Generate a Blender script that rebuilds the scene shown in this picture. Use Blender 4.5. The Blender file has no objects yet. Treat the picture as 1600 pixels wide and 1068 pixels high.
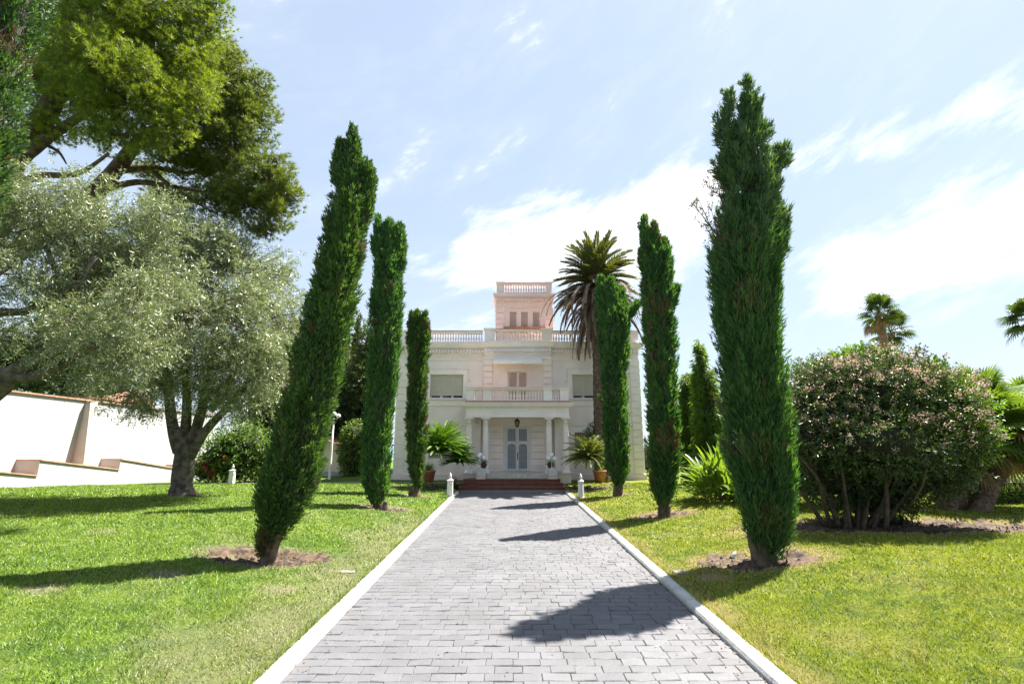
import bpy, math, random
import numpy as np
from mathutils import Vector, Matrix

random.seed(7)
rng = np.random.default_rng(7)
R = math.radians
C = bpy.context.scene
COL = C.collection

# ------------------------------------------------------------------ camera
F, CX, CY, HC = 755.0, 800.0, 534.0, 2.0          # photo pixels, camera height in metres
PITCH = math.atan(154 / F)
YAW = math.atan(5 / F * math.cos(PITCH))
cam_d = bpy.data.cameras.new('camera')
cam_d.sensor_width = 36.0
cam_d.lens = 36.0 * F / 1600.0
cam_d.clip_start = 0.05
cam_d.clip_end = 6000
cam = bpy.data.objects.new('camera', cam_d)
COL.objects.link(cam)
cam.location = (0, 0, HC)
cam.rotation_euler = (R(90) + PITCH, 0, -YAW)
C.camera = cam

# ------------------------------------------------------------------ light
SUN_AZ, SUN_EL = R(58.5), R(60.5)                 # azimuth from +Y towards +X
sun_dir = Vector((math.sin(SUN_AZ) * math.cos(SUN_EL), math.cos(SUN_AZ) * math.cos(SUN_EL), math.sin(SUN_EL)))
sl = bpy.data.lights.new('sun', 'SUN')
sl.energy = 4.8
sl.angle = R(0.5)
sl.color = (1.0, 0.94, 0.84)
so = bpy.data.objects.new('sun', sl)
COL.objects.link(so)
so.rotation_euler = (-sun_dir).to_track_quat('-Z', 'Y').to_euler()

C.view_settings.view_transform = 'Standard'
C.view_settings.look = 'None'
C.view_settings.gamma = 1.0
C.view_settings.use_curve_mapping = False
C.view_settings.exposure = 2.15
SKY_STRENGTH = 0.15

W = bpy.data.worlds.new('World')
C.world = W
W.use_nodes = True


class NT:
    """tiny node-tree helper"""
    def __init__(self, tree):
        self.t = tree
        tree.nodes.clear()

    def n(self, typ, **kw):
        nd = self.t.nodes.new(typ)
        for k, v in kw.items():
            if k == 'inp':
                for i, val in v.items():
                    s = nd.inputs[i]
                    if isinstance(val, bpy.types.NodeSocket):
                        self.t.links.new(val, s)
                    else:
                        s.default_value = val
            else:
                setattr(nd, k, v)
        return nd

    def math(self, op, a, b=0.0, c=None, clamp=False):
        d = {0: a, 1: b}
        if c is not None:
            d[2] = c
        nd = self.n('ShaderNodeMath', operation=op, inp=d)
        nd.use_clamp = clamp
        return nd.outputs[0]

    def mix(self, fac, a, b, blend='MIX'):
        nd = self.n('ShaderNodeMix', data_type='RGBA', blend_type=blend)
        for i, v in ((0, fac), (6, a), (7, b)):
            s = nd.inputs[i]
            if isinstance(v, bpy.types.NodeSocket):
                self.t.links.new(v, s)
            else:
                s.default_value = v if i == 0 else (tuple(v) + (1,) if len(v) == 3 else v)
        return nd.outputs[2]

    def ramp(self, x, a, b, smooth=True):
        nd = self.n('ShaderNodeMapRange', inp={0: x, 1: a, 2: b})
        if smooth:
            nd.interpolation_type = 'SMOOTHSTEP'
        nd.clamp = True
        return nd.outputs[0]

    def noise(self, vec, scale, detail=4.0, rough=0.55, dist=0.0):
        return self.n('ShaderNodeTexNoise', inp={'Vector': vec, 'Scale': scale, 'Detail': detail,
                                                 'Roughness': rough, 'Distortion': dist}).outputs[0]


def ray(px, py):
    u, v = (px - CX) / F, (CY - py) / F
    y = math.cos(PITCH) - v * math.sin(PITCH)
    z = math.sin(PITCH) + v * math.cos(PITCH)
    return Vector((u * math.cos(YAW) + y * math.sin(YAW), y * math.cos(YAW) - u * math.sin(YAW), z))


def P(px, py, Y):
    d = ray(px, py)
    t = Y / d.y
    return Vector((d.x * t, Y, HC + d.z * t))


def G(px, py, z=0.0):
    d = ray(px, py)
    t = (z - HC) / d.z
    return Vector((d.x * t, d.y * t, z))


def azel(px, py):
    d = ray(px, py).normalized()
    return math.atan2(d.x, d.y), math.asin(d.z)


# world: physical sky with thin high clouds, everything a function of direction
nt = NT(W.node_tree)
sky = nt.n('ShaderNodeTexSky')
sky.sky_type = 'NISHITA'
sky.sun_disc = False
sky.sun_elevation = SUN_EL
sky.sun_rotation = SUN_AZ
sky.altitude = 100
sky.air_density = 1.0
sky.dust_density = 0.7
sky.ozone_density = 1.3
tc = nt.n('ShaderNodeTexCoord').outputs['Generated']
sep = nt.n('ShaderNodeSeparateXYZ', inp={0: tc})
az = nt.math('ARCTAN2', sep.outputs[0], sep.outputs[1])
el = nt.math('ARCSINE', sep.outputs[2])


def band(p0, p1, wid, soft_end):
    """a streak of cloud between two directions: 1 on its axis, 0 away from it"""
    (a0, e0), (a1, e1) = azel(*p0), azel(*p1)
    L = math.hypot(a1 - a0, e1 - e0)
    ux, uy = (a1 - a0) / L, (e1 - e0) / L
    da, de = nt.math('SUBTRACT', az, a0), nt.math('SUBTRACT', el, e0)
    s = nt.math('ADD', nt.math('MULTIPLY', da, ux), nt.math('MULTIPLY', de, uy))
    d = nt.math('SUBTRACT', nt.math('MULTIPLY', de, ux), nt.math('MULTIPLY', da, uy))
    g = nt.ramp(nt.math('ABSOLUTE', d), wid, 0.0)
    e = nt.math('MULTIPLY', nt.ramp(s, -soft_end, soft_end), nt.ramp(s, L + soft_end, L - soft_end))
    return nt.math('MULTIPLY', g, e)


cv = nt.n('ShaderNodeCombineXYZ', inp={0: az, 1: nt.math('SUBTRACT', nt.math('MULTIPLY', el, 2.4), nt.math('MULTIPLY', az, 0.9)), 2: 0.37}).outputs[0]
n1 = nt.noise(cv, 2.6, 10, 0.62, 0.25)
n2 = nt.noise(cv, 9.0, 8, 0.65, 0.3)
nn = nt.math('ADD', nt.math('MULTIPLY', n1, 0.65), nt.math('MULTIPLY', n2, 0.35))
b1 = band((720, 395), (1130, 300), 0.13, 0.06)
b2 = band((1090, 290), (1620, 130), 0.065, 0.08)
b3 = band((1230, 450), (1720, 330), 0.11, 0.10)
b4 = band((640, 420), (1080, 430), 0.05, 0.08)
bias = nt.math('ADD', nt.math('ADD', nt.math('MULTIPLY', b1, 0.24), nt.math('MULTIPLY', b2, 0.15)),
               nt.math('ADD', nt.math('MULTIPLY', b3, 0.20), nt.math('MULTIPLY', b4, 0.10)))
cl = nt.ramp(nt.math('ADD', nn, bias), 0.535, 0.74)
veil = nt.math('MULTIPLY', nt.ramp(nn, 0.42, 0.8), 0.22)
cover = nt.math('MAXIMUM', nt.math('MULTIPLY', cl, 0.95), veil)
cloud_col = nt.n('ShaderNodeRGB')
cloud_col.outputs[0].default_value = (2.1, 2.12, 2.14, 1)
base_sky = nt.mix(0.88, sky.outputs[0], (0.83, 0.98, 1.18))     # a thin even veil over the physical sky
mixed = nt.mix(cover, base_sky, cloud_col.outputs[0])
haze_f = nt.math('MULTIPLY', nt.ramp(el, 0.55, 0.0), 0.35)
mixed = nt.mix(haze_f, mixed, (1.20, 1.36, 1.55))
bg = nt.n('ShaderNodeBackground', inp={0: mixed, 1: SKY_STRENGTH})
out = nt.n('ShaderNodeOutputWorld', inp={0: bg.outputs[0]})


# ------------------------------------------------------------------ materials
def new_mat(name):
    m = bpy.data.materials.new(name)
    m.use_nodes = True
    return m, NT(m.node_tree)


def surf(nt, color, rough=0.7, bump=None, bstr=0.3, bdist=0.01, metal=0.0, trans=None, spec=0.5):
    p = nt.n('ShaderNodeBsdfPrincipled')
    for i, v in (('Base Color', color), ('Roughness', rough), ('Metallic', metal), ('Specular IOR Level', spec)):
        if isinstance(v, bpy.types.NodeSocket):
            nt.t.links.new(v, p.inputs[i])
        elif i == 'Base Color':
            p.inputs[i].default_value = tuple(v) + (1,)
        else:
            p.inputs[i].default_value = v
    if bump is not None:
        b = nt.n('ShaderNodeBump', inp={'Height': bump, 'Strength': bstr, 'Distance': bdist})
        nt.t.links.new(b.outputs[0], p.inputs['Normal'])
    sh = p.outputs[0]
    if trans is not None:
        fac, tcol = trans
        t = nt.n('ShaderNodeBsdfTranslucent')
        if isinstance(tcol, bpy.types.NodeSocket):
            nt.t.links.new(tcol, t.inputs[0])
        else:
            t.inputs[0].default_value = tuple(tcol) + (1,)
        sh = nt.n('ShaderNodeMixShader', inp={0: fac, 1: sh, 2: t.outputs[0]}).outputs[0]
    nt.n('ShaderNodeOutputMaterial', inp={0: sh})


def plain(name, col, rough=0.7, var=0.12, scale=3.0, bump=0.15, fine=60.0, metal=0.0, streak=0.0, spec=0.5, stain=(0.35, 0.30, 0.24)):
    m, nt = new_mat(name)
    pos = nt.n('ShaderNodeNewGeometry').outputs['Position']
    a = nt.noise(pos, scale, 5)
    b = nt.noise(pos, fine, 3)
    dark = tuple(c * (1 - var * 1.6) for c in col)
    lite = tuple(min(c * (1 + var * 0.6), 0.9) for c in col)
    c = nt.mix(nt.ramp(a, 0.3, 0.7), dark, lite)
    if streak:
        mp = nt.n('ShaderNodeMapping', inp={0: pos})
        mp.inputs['Scale'].default_value = (5, 5, 0.35)
        s = nt.noise(mp.outputs[0], 1.6, 5, 0.6)
        c = nt.mix(nt.math('MULTIPLY', nt.ramp(s, 0.55, 0.8), streak), c, tuple(col[i] * stain[i] * 2 for i in range(3)))
    surf(nt, c, rough, b, bump, 0.01, metal, spec=spec)
    return m


def leaf_mat(name, c0, c1, trans=0.3, tcol=None, rough=0.5, back=None, spec=0.4, c2=None):
    """foliage: each leaf takes its own tone; some light passes through"""
    m, nt = new_mat(name)
    g = nt.n('ShaderNodeNewGeometry')
    r = g.outputs['Random Per Island']
    pos = g.outputs['Position']
    big = nt.noise(pos, 1.3, 3)
    f = nt.math('ADD', nt.math('MULTIPLY', r, 0.65), nt.math('MULTIPLY', nt.math('SUBTRACT', big, 0.5), 1.1), clamp=True)
    c = nt.mix(f, c0, c1)
    if c2:
        c = nt.mix(nt.ramp(r, 0.955, 0.96), c, c2)
    if back:
        c = nt.mix(g.outputs['Backfacing'], c, back)
    if tcol is None:
        t = nt.mix(1.0, c, (1.9, 1.8, 0.55), 'MULTIPLY')
    else:
        t = tcol
    surf(nt, c, rough, trans=(trans, t), spec=spec)
    return m


M = {}
M['stucco'] = plain('cream_stucco', (0.88, 0.755, 0.735), 0.85, 0.05, 1.2, 0.15, 90, streak=0.16)
M['trim'] = plain('pale_trim', (0.88, 0.775, 0.755), 0.8, 0.05, 2.0, 0.12, 90, streak=0.2)
M['pink'] = plain('pink_stucco', (0.87, 0.675, 0.635), 0.85, 0.05, 1.2, 0.15, 90, streak=0.12)
M['warm'] = plain('warm_stucco', (0.88, 0.745, 0.68), 0.85, 0.05, 1.2, 0.15, 90, streak=0.12)
M['wall_white'] = plain('white_render', (0.37, 0.378, 0.39), 0.85, 0.07, 0.8, 0.35, 30, streak=0.22)
M['pier'] = plain('cream_pier_render', (0.40, 0.375, 0.335), 0.85, 0.08, 0.9, 0.3, 40, streak=0.3)
M['kerb'] = plain('white_kerb_paint', (0.42, 0.415, 0.41), 0.65, 0.13, 5.0, 0.5, 40, stain=(0.26, 0.22, 0.17), streak=0.45)
M['terracotta'] = plain('terracotta', (0.42, 0.17, 0.09), 0.7, 0.2, 8, 0.2, 60)
M['copingtile'] = plain('coping_tile', (0.45, 0.25, 0.15), 0.75, 0.2, 6, 0.3, 60)
M['redstep'] = plain('red_tile', (0.17, 0.045, 0.028), 0.42, 0.2, 5, 0.15, 50)
M['marble'] = plain('worn_marble', (0.56, 0.52, 0.46), 0.5, 0.15, 6, 0.15, 40, streak=0.15)
M['shutter'] = plain('beige_shutter', (0.56, 0.51, 0.42), 0.6, 0.05, 2, 0.05, 80)
M['louvre'] = plain('mauve_louvre', (0.56, 0.43, 0.40), 0.6, 0.06, 3, 0.05, 80)
M['doorpaint'] = plain('white_door_paint', (0.70, 0.68, 0.69), 0.45, 0.05, 3, 0.05, 80)
M['iron'] = plain('dark_iron', (0.03, 0.028, 0.028), 0.5, 0.2, 20, 0.2, 90, metal=0.4)
M['paleiron'] = plain('grey_painted_iron', (0.50, 0.50, 0.54), 0.5, 0.1, 20, 0.1, 90)
M['awning'] = plain('white_awning', (0.80, 0.78, 0.74), 0.8, 0.03, 3, 0.05, 80)
M['white'] = plain('white_paint', (0.62, 0.61, 0.60), 0.5, 0.06, 6, 0.1, 60, streak=0.12)
M['globe'] = plain('opal_globe', (0.82, 0.82, 0.82), 0.2, 0.01, 3, 0.0, 60)
M['soil'] = plain('dry_soil', (0.085, 0.055, 0.034), 0.95, 0.55, 9, 1.0, 45)
M['stone'] = plain('pale_stone', (0.17, 0.155, 0.13), 0.85, 0.15, 9, 0.4, 60)
M['bark_olive'] = plain('olive_bark', (0.125, 0.105, 0.085), 0.95, 0.4, 7, 1.0, 30)
M['bark_pine'] = plain('pine_bark', (0.10, 0.066, 0.045), 0.95, 0.4, 7, 1.0, 26)
M['bark'] = plain('cypress_bark', (0.12, 0.085, 0.06), 0.95, 0.35, 8, 0.9, 34)
M['bark_palm'] = plain('palm_trunk', (0.15, 0.10, 0.07), 0.95, 0.4, 12, 1.0, 36)
M['bark_wash'] = plain('fan_palm_trunk', (0.24, 0.15, 0.10), 0.95, 0.3, 9, 0.8, 30)
M['twig'] = plain('twig', (0.09, 0.066, 0.046), 0.9, 0.3, 10, 0.3, 40)
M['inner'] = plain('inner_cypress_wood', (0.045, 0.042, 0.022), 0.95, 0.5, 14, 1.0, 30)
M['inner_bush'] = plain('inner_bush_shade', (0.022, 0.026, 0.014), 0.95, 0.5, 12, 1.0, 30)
M['roof_tile'] = plain('roof_tile', (0.42, 0.22, 0.14), 0.8, 0.28, 6, 0.3, 40)
M['walk'] = plain('pale_concrete', (0.28, 0.27, 0.255), 0.85, 0.1, 4, 0.3, 60)
M['cyp'] = leaf_mat('cypress_foliage', (0.022, 0.080, 0.026), (0.115, 0.225, 0.060), 0.32)
M['cyp_clump'] = leaf_mat('clumpy_cypress_foliage', (0.022, 0.066, 0.022), (0.120, 0.205, 0.048), 0.28)
M['cyp_dark'] = leaf_mat('old_cypress_foliage', (0.045, 0.095, 0.045), (0.11, 0.18, 0.070), 0.28)
M['cyp_light'] = leaf_mat('light_cypress_foliage', (0.07, 0.135, 0.022), (0.15, 0.235, 0.038), 0.45)
M['dead'] = leaf_mat('dead_sprays', (0.10, 0.06, 0.035), (0.22, 0.13, 0.08), 0.15, tcol=(0.2, 0.1, 0.05))
M['olive'] = leaf_mat('olive_leaves', (0.060, 0.088, 0.034), (0.25, 0.29, 0.155), 0.28, tcol=(0.24, 0.30, 0.08), rough=0.38, back=(0.30, 0.335, 0.225), spec=0.6, c2=(0.30, 0.16, 0.03))
M['pine'] = leaf_mat('pine_needles', (0.075, 0.125, 0.015), (0.27, 0.33, 0.035), 0.36)
M['pine_dark'] = leaf_mat('dark_pine_needles', (0.060, 0.098, 0.020), (0.19, 0.23, 0.040), 0.32)
M['datefrond'] = leaf_mat('date_palm_frond', (0.070, 0.085, 0.030), (0.165, 0.175, 0.060), 0.25, rough=0.4)
M['deadfrond'] = leaf_mat('dead_palm_frond', (0.12, 0.085, 0.062), (0.30, 0.21, 0.155), 0.2, tcol=(0.2, 0.13, 0.08), rough=0.7)
M['sago'] = leaf_mat('sago_frond', (0.055, 0.135, 0.014), (0.16, 0.27, 0.035), 0.32, rough=0.5, spec=0.25)
M['sago_pale'] = leaf_mat('sago_frond_pale', (0.085, 0.12, 0.032), (0.23, 0.26, 0.09), 0.28, rough=0.5, spec=0.3)
M['fan'] = leaf_mat('fan_palm_leaf', (0.060, 0.115, 0.020), (0.160, 0.230, 0.040), 0.32, rough=0.4)
M['fan_far'] = leaf_mat('distant_fan_leaf', (0.030, 0.060, 0.016), (0.085, 0.125, 0.035), 0.25, rough=0.4)
M['fan_dry'] = leaf_mat('dry_fan_leaf', (0.16, 0.115, 0.05), (0.30, 0.19, 0.08), 0.25, tcol=(0.4, 0.22, 0.08), rough=0.6)
M['strap'] = leaf_mat('strap_leaf', (0.075, 0.150, 0.022), (0.20, 0.28, 0.05), 0.32, rough=0.35)
M['shrub'] = leaf_mat('shrub_leaf', (0.028, 0.055, 0.018), (0.075, 0.115, 0.030), 0.22, rough=0.4)
M['shrub_new'] = leaf_mat('fresh_shrub_leaf', (0.07, 0.15, 0.02), (0.16, 0.27, 0.035), 0.3, rough=0.35)
M['blossom'] = leaf_mat('pale_blossom', (0.25, 0.185, 0.12), (0.50, 0.43, 0.29), 0.25, tcol=(0.6, 0.4, 0.33), rough=0.7)
M['hedge'] = leaf_mat('hedge_leaf', (0.060, 0.120, 0.018), (0.130, 0.200, 0.035), 0.28)
M['darktree'] = leaf_mat('dark_tree_leaf', (0.040, 0.068, 0.022), (0.095, 0.135, 0.042), 0.25)
M['redflower'] = leaf_mat('red_petals', (0.45, 0.02, 0.02), (0.65, 0.05, 0.04), 0.3, tcol=(0.6, 0.05, 0.04))
M['pinkflower'] = leaf_mat('pink_petals', (0.60, 0.10, 0.25), (0.75, 0.30, 0.42), 0.3, tcol=(0.7, 0.2, 0.3))
M['whiteflower'] = leaf_mat('white_petals', (0.7, 0.68, 0.62), (0.8, 0.8, 0.78), 0.3, tcol=(0.7, 0.7, 0.65))

# glass
m, nt = new_mat('window_glass')
surf(nt, (0.03, 0.035, 0.04), 0.05)
M['glass'] = m
m, nt = new_mat('frosted_door_glass')
surf(nt, (0.20, 0.22, 0.28), 0.3)
M['doorglass'] = m
m, nt = new_mat('lamp_glass')
surf(nt, (0.25, 0.2, 0.12), 0.2)
M['lampglass'] = m

# pavers: each has its own shade of lavender grey
m, nt = new_mat('grey_paver')
g = nt.n('ShaderNodeNewGeometry')
oi = nt.n('ShaderNodeObjectInfo').outputs['Random']
rr = nt.math('FRACT', nt.math('ADD', nt.math('MULTIPLY', g.outputs['Random Per Island'], 3.7), nt.math('MULTIPLY', oi, 7.3)))
pos = g.outputs['Position']
blot = nt.noise(pos, 1.1, 5, 0.6)
fine = nt.noise(pos, 34, 5, 0.65)
c = nt.mix(rr, (0.090, 0.091, 0.102), (0.112, 0.113, 0.124))
c = nt.mix(nt.math('MULTIPLY', nt.ramp(blot, 0.4, 0.72), 0.55), c, (0.070, 0.069, 0.072))
wear = nt.noise(pos, 0.35, 4, 0.6)
c = nt.mix(nt.math('MULTIPLY', nt.ramp(wear, 0.5, 0.72), 0.3), c, (0.122, 0.121, 0.124))
c = nt.mix(nt.math('MULTIPLY', nt.ramp(fine, 0.52, 0.75), 0.4), c, (0.07, 0.069, 0.07))
surf(nt, c, 0.62, nt.math('ADD', nt.math('MULTIPLY', fine, 0.6), nt.noise(pos, 9, 4)), 0.55, 0.012)
M['paver'] = m
M['joint'] = plain('sandy_joint', (0.070, 0.066, 0.062), 0.95, 0.66, 3.5, 0.6, 70)

# lawn and its blades share one colour rule, a function of place (dry attribute = worn and yellowed turf)
def lawn_col(nt, blade):
    g = nt.n('ShaderNodeNewGeometry')
    pos = g.outputs['Position']
    dry = nt.n('ShaderNodeAttribute', attribute_name='dry').outputs['Fac']
    big = nt.noise(pos, 0.55, 4)
    mid = nt.noise(pos, 3.2, 5, 0.65)
    a = nt.mix(nt.ramp(mid, 0.38, 0.62), (0.080, 0.150, 0.012), (0.215, 0.270, 0.020))
    a = nt.mix(nt.math('MULTIPLY', nt.ramp(big, 0.40, 0.66), 0.65), a, (0.26, 0.285, 0.026))
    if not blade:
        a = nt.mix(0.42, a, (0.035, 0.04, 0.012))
    if blade:
        r = g.outputs['Random Per Island']
        a = nt.mix(nt.ramp(r, 0.55, 0.0), a, (0.04, 0.085, 0.010))
        a = nt.mix(nt.math('MULTIPLY', nt.ramp(r, 0.0, 1.0), 0.55), a, (0.33, 0.36, 0.045))
        a = nt.mix(nt.ramp(nt.math('FRACT', nt.math('MULTIPLY', r, 13.7)), 0.90, 0.94), a, (0.38, 0.36, 0.22))
        dr = nt.ramp(nt.math('ADD', r, nt.math('SUBTRACT', nt.math('MULTIPLY', dry, 1.25), 1.0)), -0.05, 0.15)
        a = nt.mix(dr, a, (0.34, 0.28, 0.13))
    else:
        a = nt.mix(nt.math('MULTIPLY', dry, 0.85), a, (0.25, 0.185, 0.095))
        a = nt.mix(nt.math('MULTIPLY', nt.ramp(nt.noise(pos, 16, 4), 0.5, 0.72), 0.35), a, (0.07, 0.085, 0.022))
    gx = nt.n('ShaderNodeSeparateXYZ', inp={0: pos}).outputs[0]
    a = nt.mix(nt.math('MULTIPLY', nt.ramp(gx, 0.5, -0.5), 0.75), a, nt.mix(1.0, a, (0.70, 0.96, 1.2), 'MULTIPLY'))   # the lawn colour is tinted greener left of the drive
    return a, pos


m, nt = new_mat('lawn_turf')
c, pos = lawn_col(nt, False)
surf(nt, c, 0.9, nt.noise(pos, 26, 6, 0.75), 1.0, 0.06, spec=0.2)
M['lawn'] = m
m, nt = new_mat('grass_blade')
c, pos = lawn_col(nt, True)
surf(nt, c, 0.55, trans=(0.3, nt.mix(1.0, c, (1.5, 1.5, 0.6), 'MULTIPLY')), spec=0.3)
M['grass'] = m
m, nt = new_mat('sea_water')
surf(nt, (0.10, 0.16, 0.20), 0.3)
M['sea'] = m


# ------------------------------------------------------------------ mesh helpers
class MB:
    def __init__(self):
        self.v, self.f, self.n = [], [], 0

    def add(self, verts, faces):
        verts = np.asarray(verts, dtype=np.float32).reshape(-1, 3)
        self.v.append(verts)
        for grp in (faces if isinstance(faces, list) and len(faces) and isinstance(faces[0], np.ndarray) else [np.asarray(faces, dtype=np.int64)]):
            self.f.append(grp + self.n)
        self.n += len(verts)
        return self

    def mesh(self, name, mat, smooth=False):
        me = bpy.data.meshes.new(name)
        V = np.concatenate(self.v) if self.v else np.zeros((0, 3), np.float32)
        me.vertices.add(len(V))
        me.vertices.foreach_set('co', V.ravel())
        loops = np.concatenate([g.ravel() for g in self.f]).astype(np.int32)
        sizes = np.concatenate([np.full(len(g), g.shape[1], np.int32) for g in self.f])
        me.loops.add(len(loops))
        me.loops.foreach_set('vertex_index', loops)
        me.polygons.add(len(sizes))
        starts = np.concatenate([[0], np.cumsum(sizes)[:-1]]).astype(np.int32)
        me.polygons.foreach_set('loop_start', starts)
        me.polygons.foreach_set('loop_total', sizes)
        me.polygons.foreach_set('use_smooth', np.full(len(sizes), bool(smooth)))
        me.update(calc_edges=True)
        me.materials.append(mat)
        return me

    def build(self, name, mat, parent=None, smooth=False):
        return put(name, self.mesh(name, mat, smooth), parent)


def put(name, me, parent=None, loc=(0, 0, 0), rot=(0, 0, 0), scale=(1, 1, 1)):
    o = bpy.data.objects.new(name, me)
    COL.objects.link(o)
    if parent is not None:
        o.parent = parent
    o.location = loc
    o.rotation_euler = rot
    o.scale = scale
    return o


def tag(o, label=None, cat=None, group=None, kind=None):
    if label: o['label'] = label
    if cat: o['category'] = cat
    if group: o['group'] = group
    if kind: o['kind'] = kind
    return o


def thing(name, label, cat, loc=(0, 0, 0), group=None):
    o = put(name, None, None, loc)
    return tag(o, label, cat, group)


def local(parent, o):
    """o was built in world coordinates: parent it without moving it"""
    o.parent = parent
    o.location = Vector(o.location) - Vector(parent.location)
    return o


BOXF = np.array([[0, 3, 2, 1], [4, 5, 6, 7], [0, 1, 5, 4], [1, 2, 6, 5], [2, 3, 7, 6], [3, 0, 4, 7]])


def box(mb, x0, x1, y0, y1, z0, z1):
    mb.add([(x0, y0, z0), (x1, y0, z0), (x1, y1, z0), (x0, y1, z0), (x0, y0, z1), (x1, y0, z1), (x1, y1, z1), (x0, y1, z1)], BOXF)
    return mb


def bbox(mb, x0, x1, y0, y1, z0, z1, b=0.01):
    """box with bevelled edges (chamfer on all twelve)"""
    pts, idx = [], {}
    xs, ys, zs = (x0, x1), (y0, y1), (z0, z1)
    for i in (0, 1):
        for j in (0, 1):
            for k in (0, 1):
                s = (1 if i == 0 else -1, 1 if j == 0 else -1, 1 if k == 0 else -1)
                for a in range(3):
                    p = [xs[i] + s[0] * b, ys[j] + s[1] * b, zs[k] + s[2] * b]
                    p[a] = (xs[i], ys[j], zs[k])[a]
                    idx[(i, j, k, a)] = len(pts)
                    pts.append(p)
    I = idx
    quads, tris = [], []
    for a in range(3):
        b1, b2 = (a + 1) % 3, (a + 2) % 3
        for s in (0, 1):
            def key(u, v):
                t = [0, 0, 0]; t[a] = s; t[b1] = u; t[b2] = v
                return I[(t[0], t[1], t[2], a)]
            q = [key(0, 0), key(1, 0), key(1, 1), key(0, 1)]
            quads.append(q if s else q[::-1])
        for u in (0, 1):
            for v in (0, 1):
                def key2(w, ax):
                    t = [0, 0, 0]; t[a] = w; t[b1] = u; t[b2] = v
                    return I[(t[0], t[1], t[2], ax)]
                q = [key2(0, b1), key2(1, b1), key2(1, b2), key2(0, b2)]
                quads.append(q if (u != v) else q[::-1])
    for i in (0, 1):
        for j in (0, 1):
            for k in (0, 1):
                t = [I[(i, j, k, 0)], I[(i, j, k, 1)], I[(i, j, k, 2)]]
                tris.append(t if (i + j + k) % 2 else t[::-1])
    mb.add(pts, [np.array(quads), np.array(tris)])
    return mb


def lathe(mb, prof, seg=12, c=(0, 0, 0), caps=True, lobes=0.0):
    prof = np.asarray(prof, float)
    n = len(prof)
    th = np.linspace(0, 2 * np.pi, seg, endpoint=False)
    V = np.stack([prof[:, None, 0] * np.cos(th), prof[:, None, 0] * np.sin(th), np.repeat(prof[:, 1:2], seg, 1)], -1) + np.asarray(c)
    i, j = np.meshgrid(np.arange(n - 1), np.arange(seg), indexing='ij')
    j2 = (j + 1) % seg
    q = np.stack([i * seg + j, i * seg + j2, (i + 1) * seg + j2, (i + 1) * seg + j], -1).reshape(-1, 4)
    fs = [q]
    if caps:
        fs += [np.arange(seg)[::-1][None], ((n - 1) * seg + np.arange(seg))[None]]
    mb.add(V.reshape(-1, 3), fs)
    return mb


def tube(mb, pts, rad, seg=8, rough=0.0, seed=0, caps=True):
    pts = np.asarray(pts, float)
    n = len(pts)
    rad = np.broadcast_to(np.asarray(rad, float), (n,))
    T = np.gradient(pts, axis=0)
    T /= np.linalg.norm(T, axis=1)[:, None] + 1e-9
    up = np.array([0.0, 0, 1]) if abs(T[0, 2]) < 0.9 else np.array([1.0, 0, 0])
    rings = []
    u = np.cross(T[0], up); u /= np.linalg.norm(u)
    rg = np.random.default_rng(seed)
    th = np.linspace(0, 2 * np.pi, seg, endpoint=False)
    wob = rg.normal(0, 1, seg)
    for k in range(n):
        u = u - T[k] * np.dot(u, T[k]); u /= np.linalg.norm(u) + 1e-9
        w = np.cross(T[k], u)
        r = rad[k] * (1 + rough * (0.7 * wob + 0.5 * rg.normal(0, 1, seg)))
        rings.append(pts[k] + r[:, None] * (np.cos(th)[:, None] * u + np.sin(th)[:, None] * w))
    V = np.concatenate(rings)
    i, j = np.meshgrid(np.arange(n - 1), np.arange(seg), indexing='ij')
    j2 = (j + 1) % seg
    q = np.stack([i * seg + j, i * seg + j2, (i + 1) * seg + j2, (i + 1) * seg + j], -1).reshape(-1, 4)
    fs = [q]
    if caps:
        fs += [np.arange(seg)[::-1][None], ((n - 1) * seg + np.arange(seg))[None]]
    mb.add(V, fs)
    return mb


def spline(pts, n):
    """smooth curve through points (Catmull-Rom)"""
    p = np.asarray(pts, float)
    p = np.concatenate([2 * p[:1] - p[1:2], p, 2 * p[-1:] - p[-2:-1]])
    m = len(p) - 3
    out = []
    for t in np.linspace(0, m - 1e-6, n):
        i = int(t); f = t - i
        a, b, c, d = p[i:i + 4]
        out.append(0.5 * (2 * b + (c - a) * f + (2 * a - 5 * b + 4 * c - d) * f * f + (3 * b - a - 3 * c + d) * f ** 3))
    return np.array(out)


def ring_lathe(mb, x0, x1, y0, y1, prof):
    """closed profile of (out, z) swept round a rectangle, mitred"""
    n = len(prof)
    V = []
    for o, z in prof:
        V += [(x0 - o, y0 - o, z), (x1 + o, y0 - o, z), (x1 + o, y1 + o, z), (x0 - o, y1 + o, z)]
    q = []
    for i in range(n):
        i2 = (i + 1) % n
        for j in range(4):
            j2 = (j + 1) % 4
            q.append([i * 4 + j, i * 4 + j2, i2 * 4 + j2, i2 * 4 + j])
    mb.add(V, np.array(q))
    return mb


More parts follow.
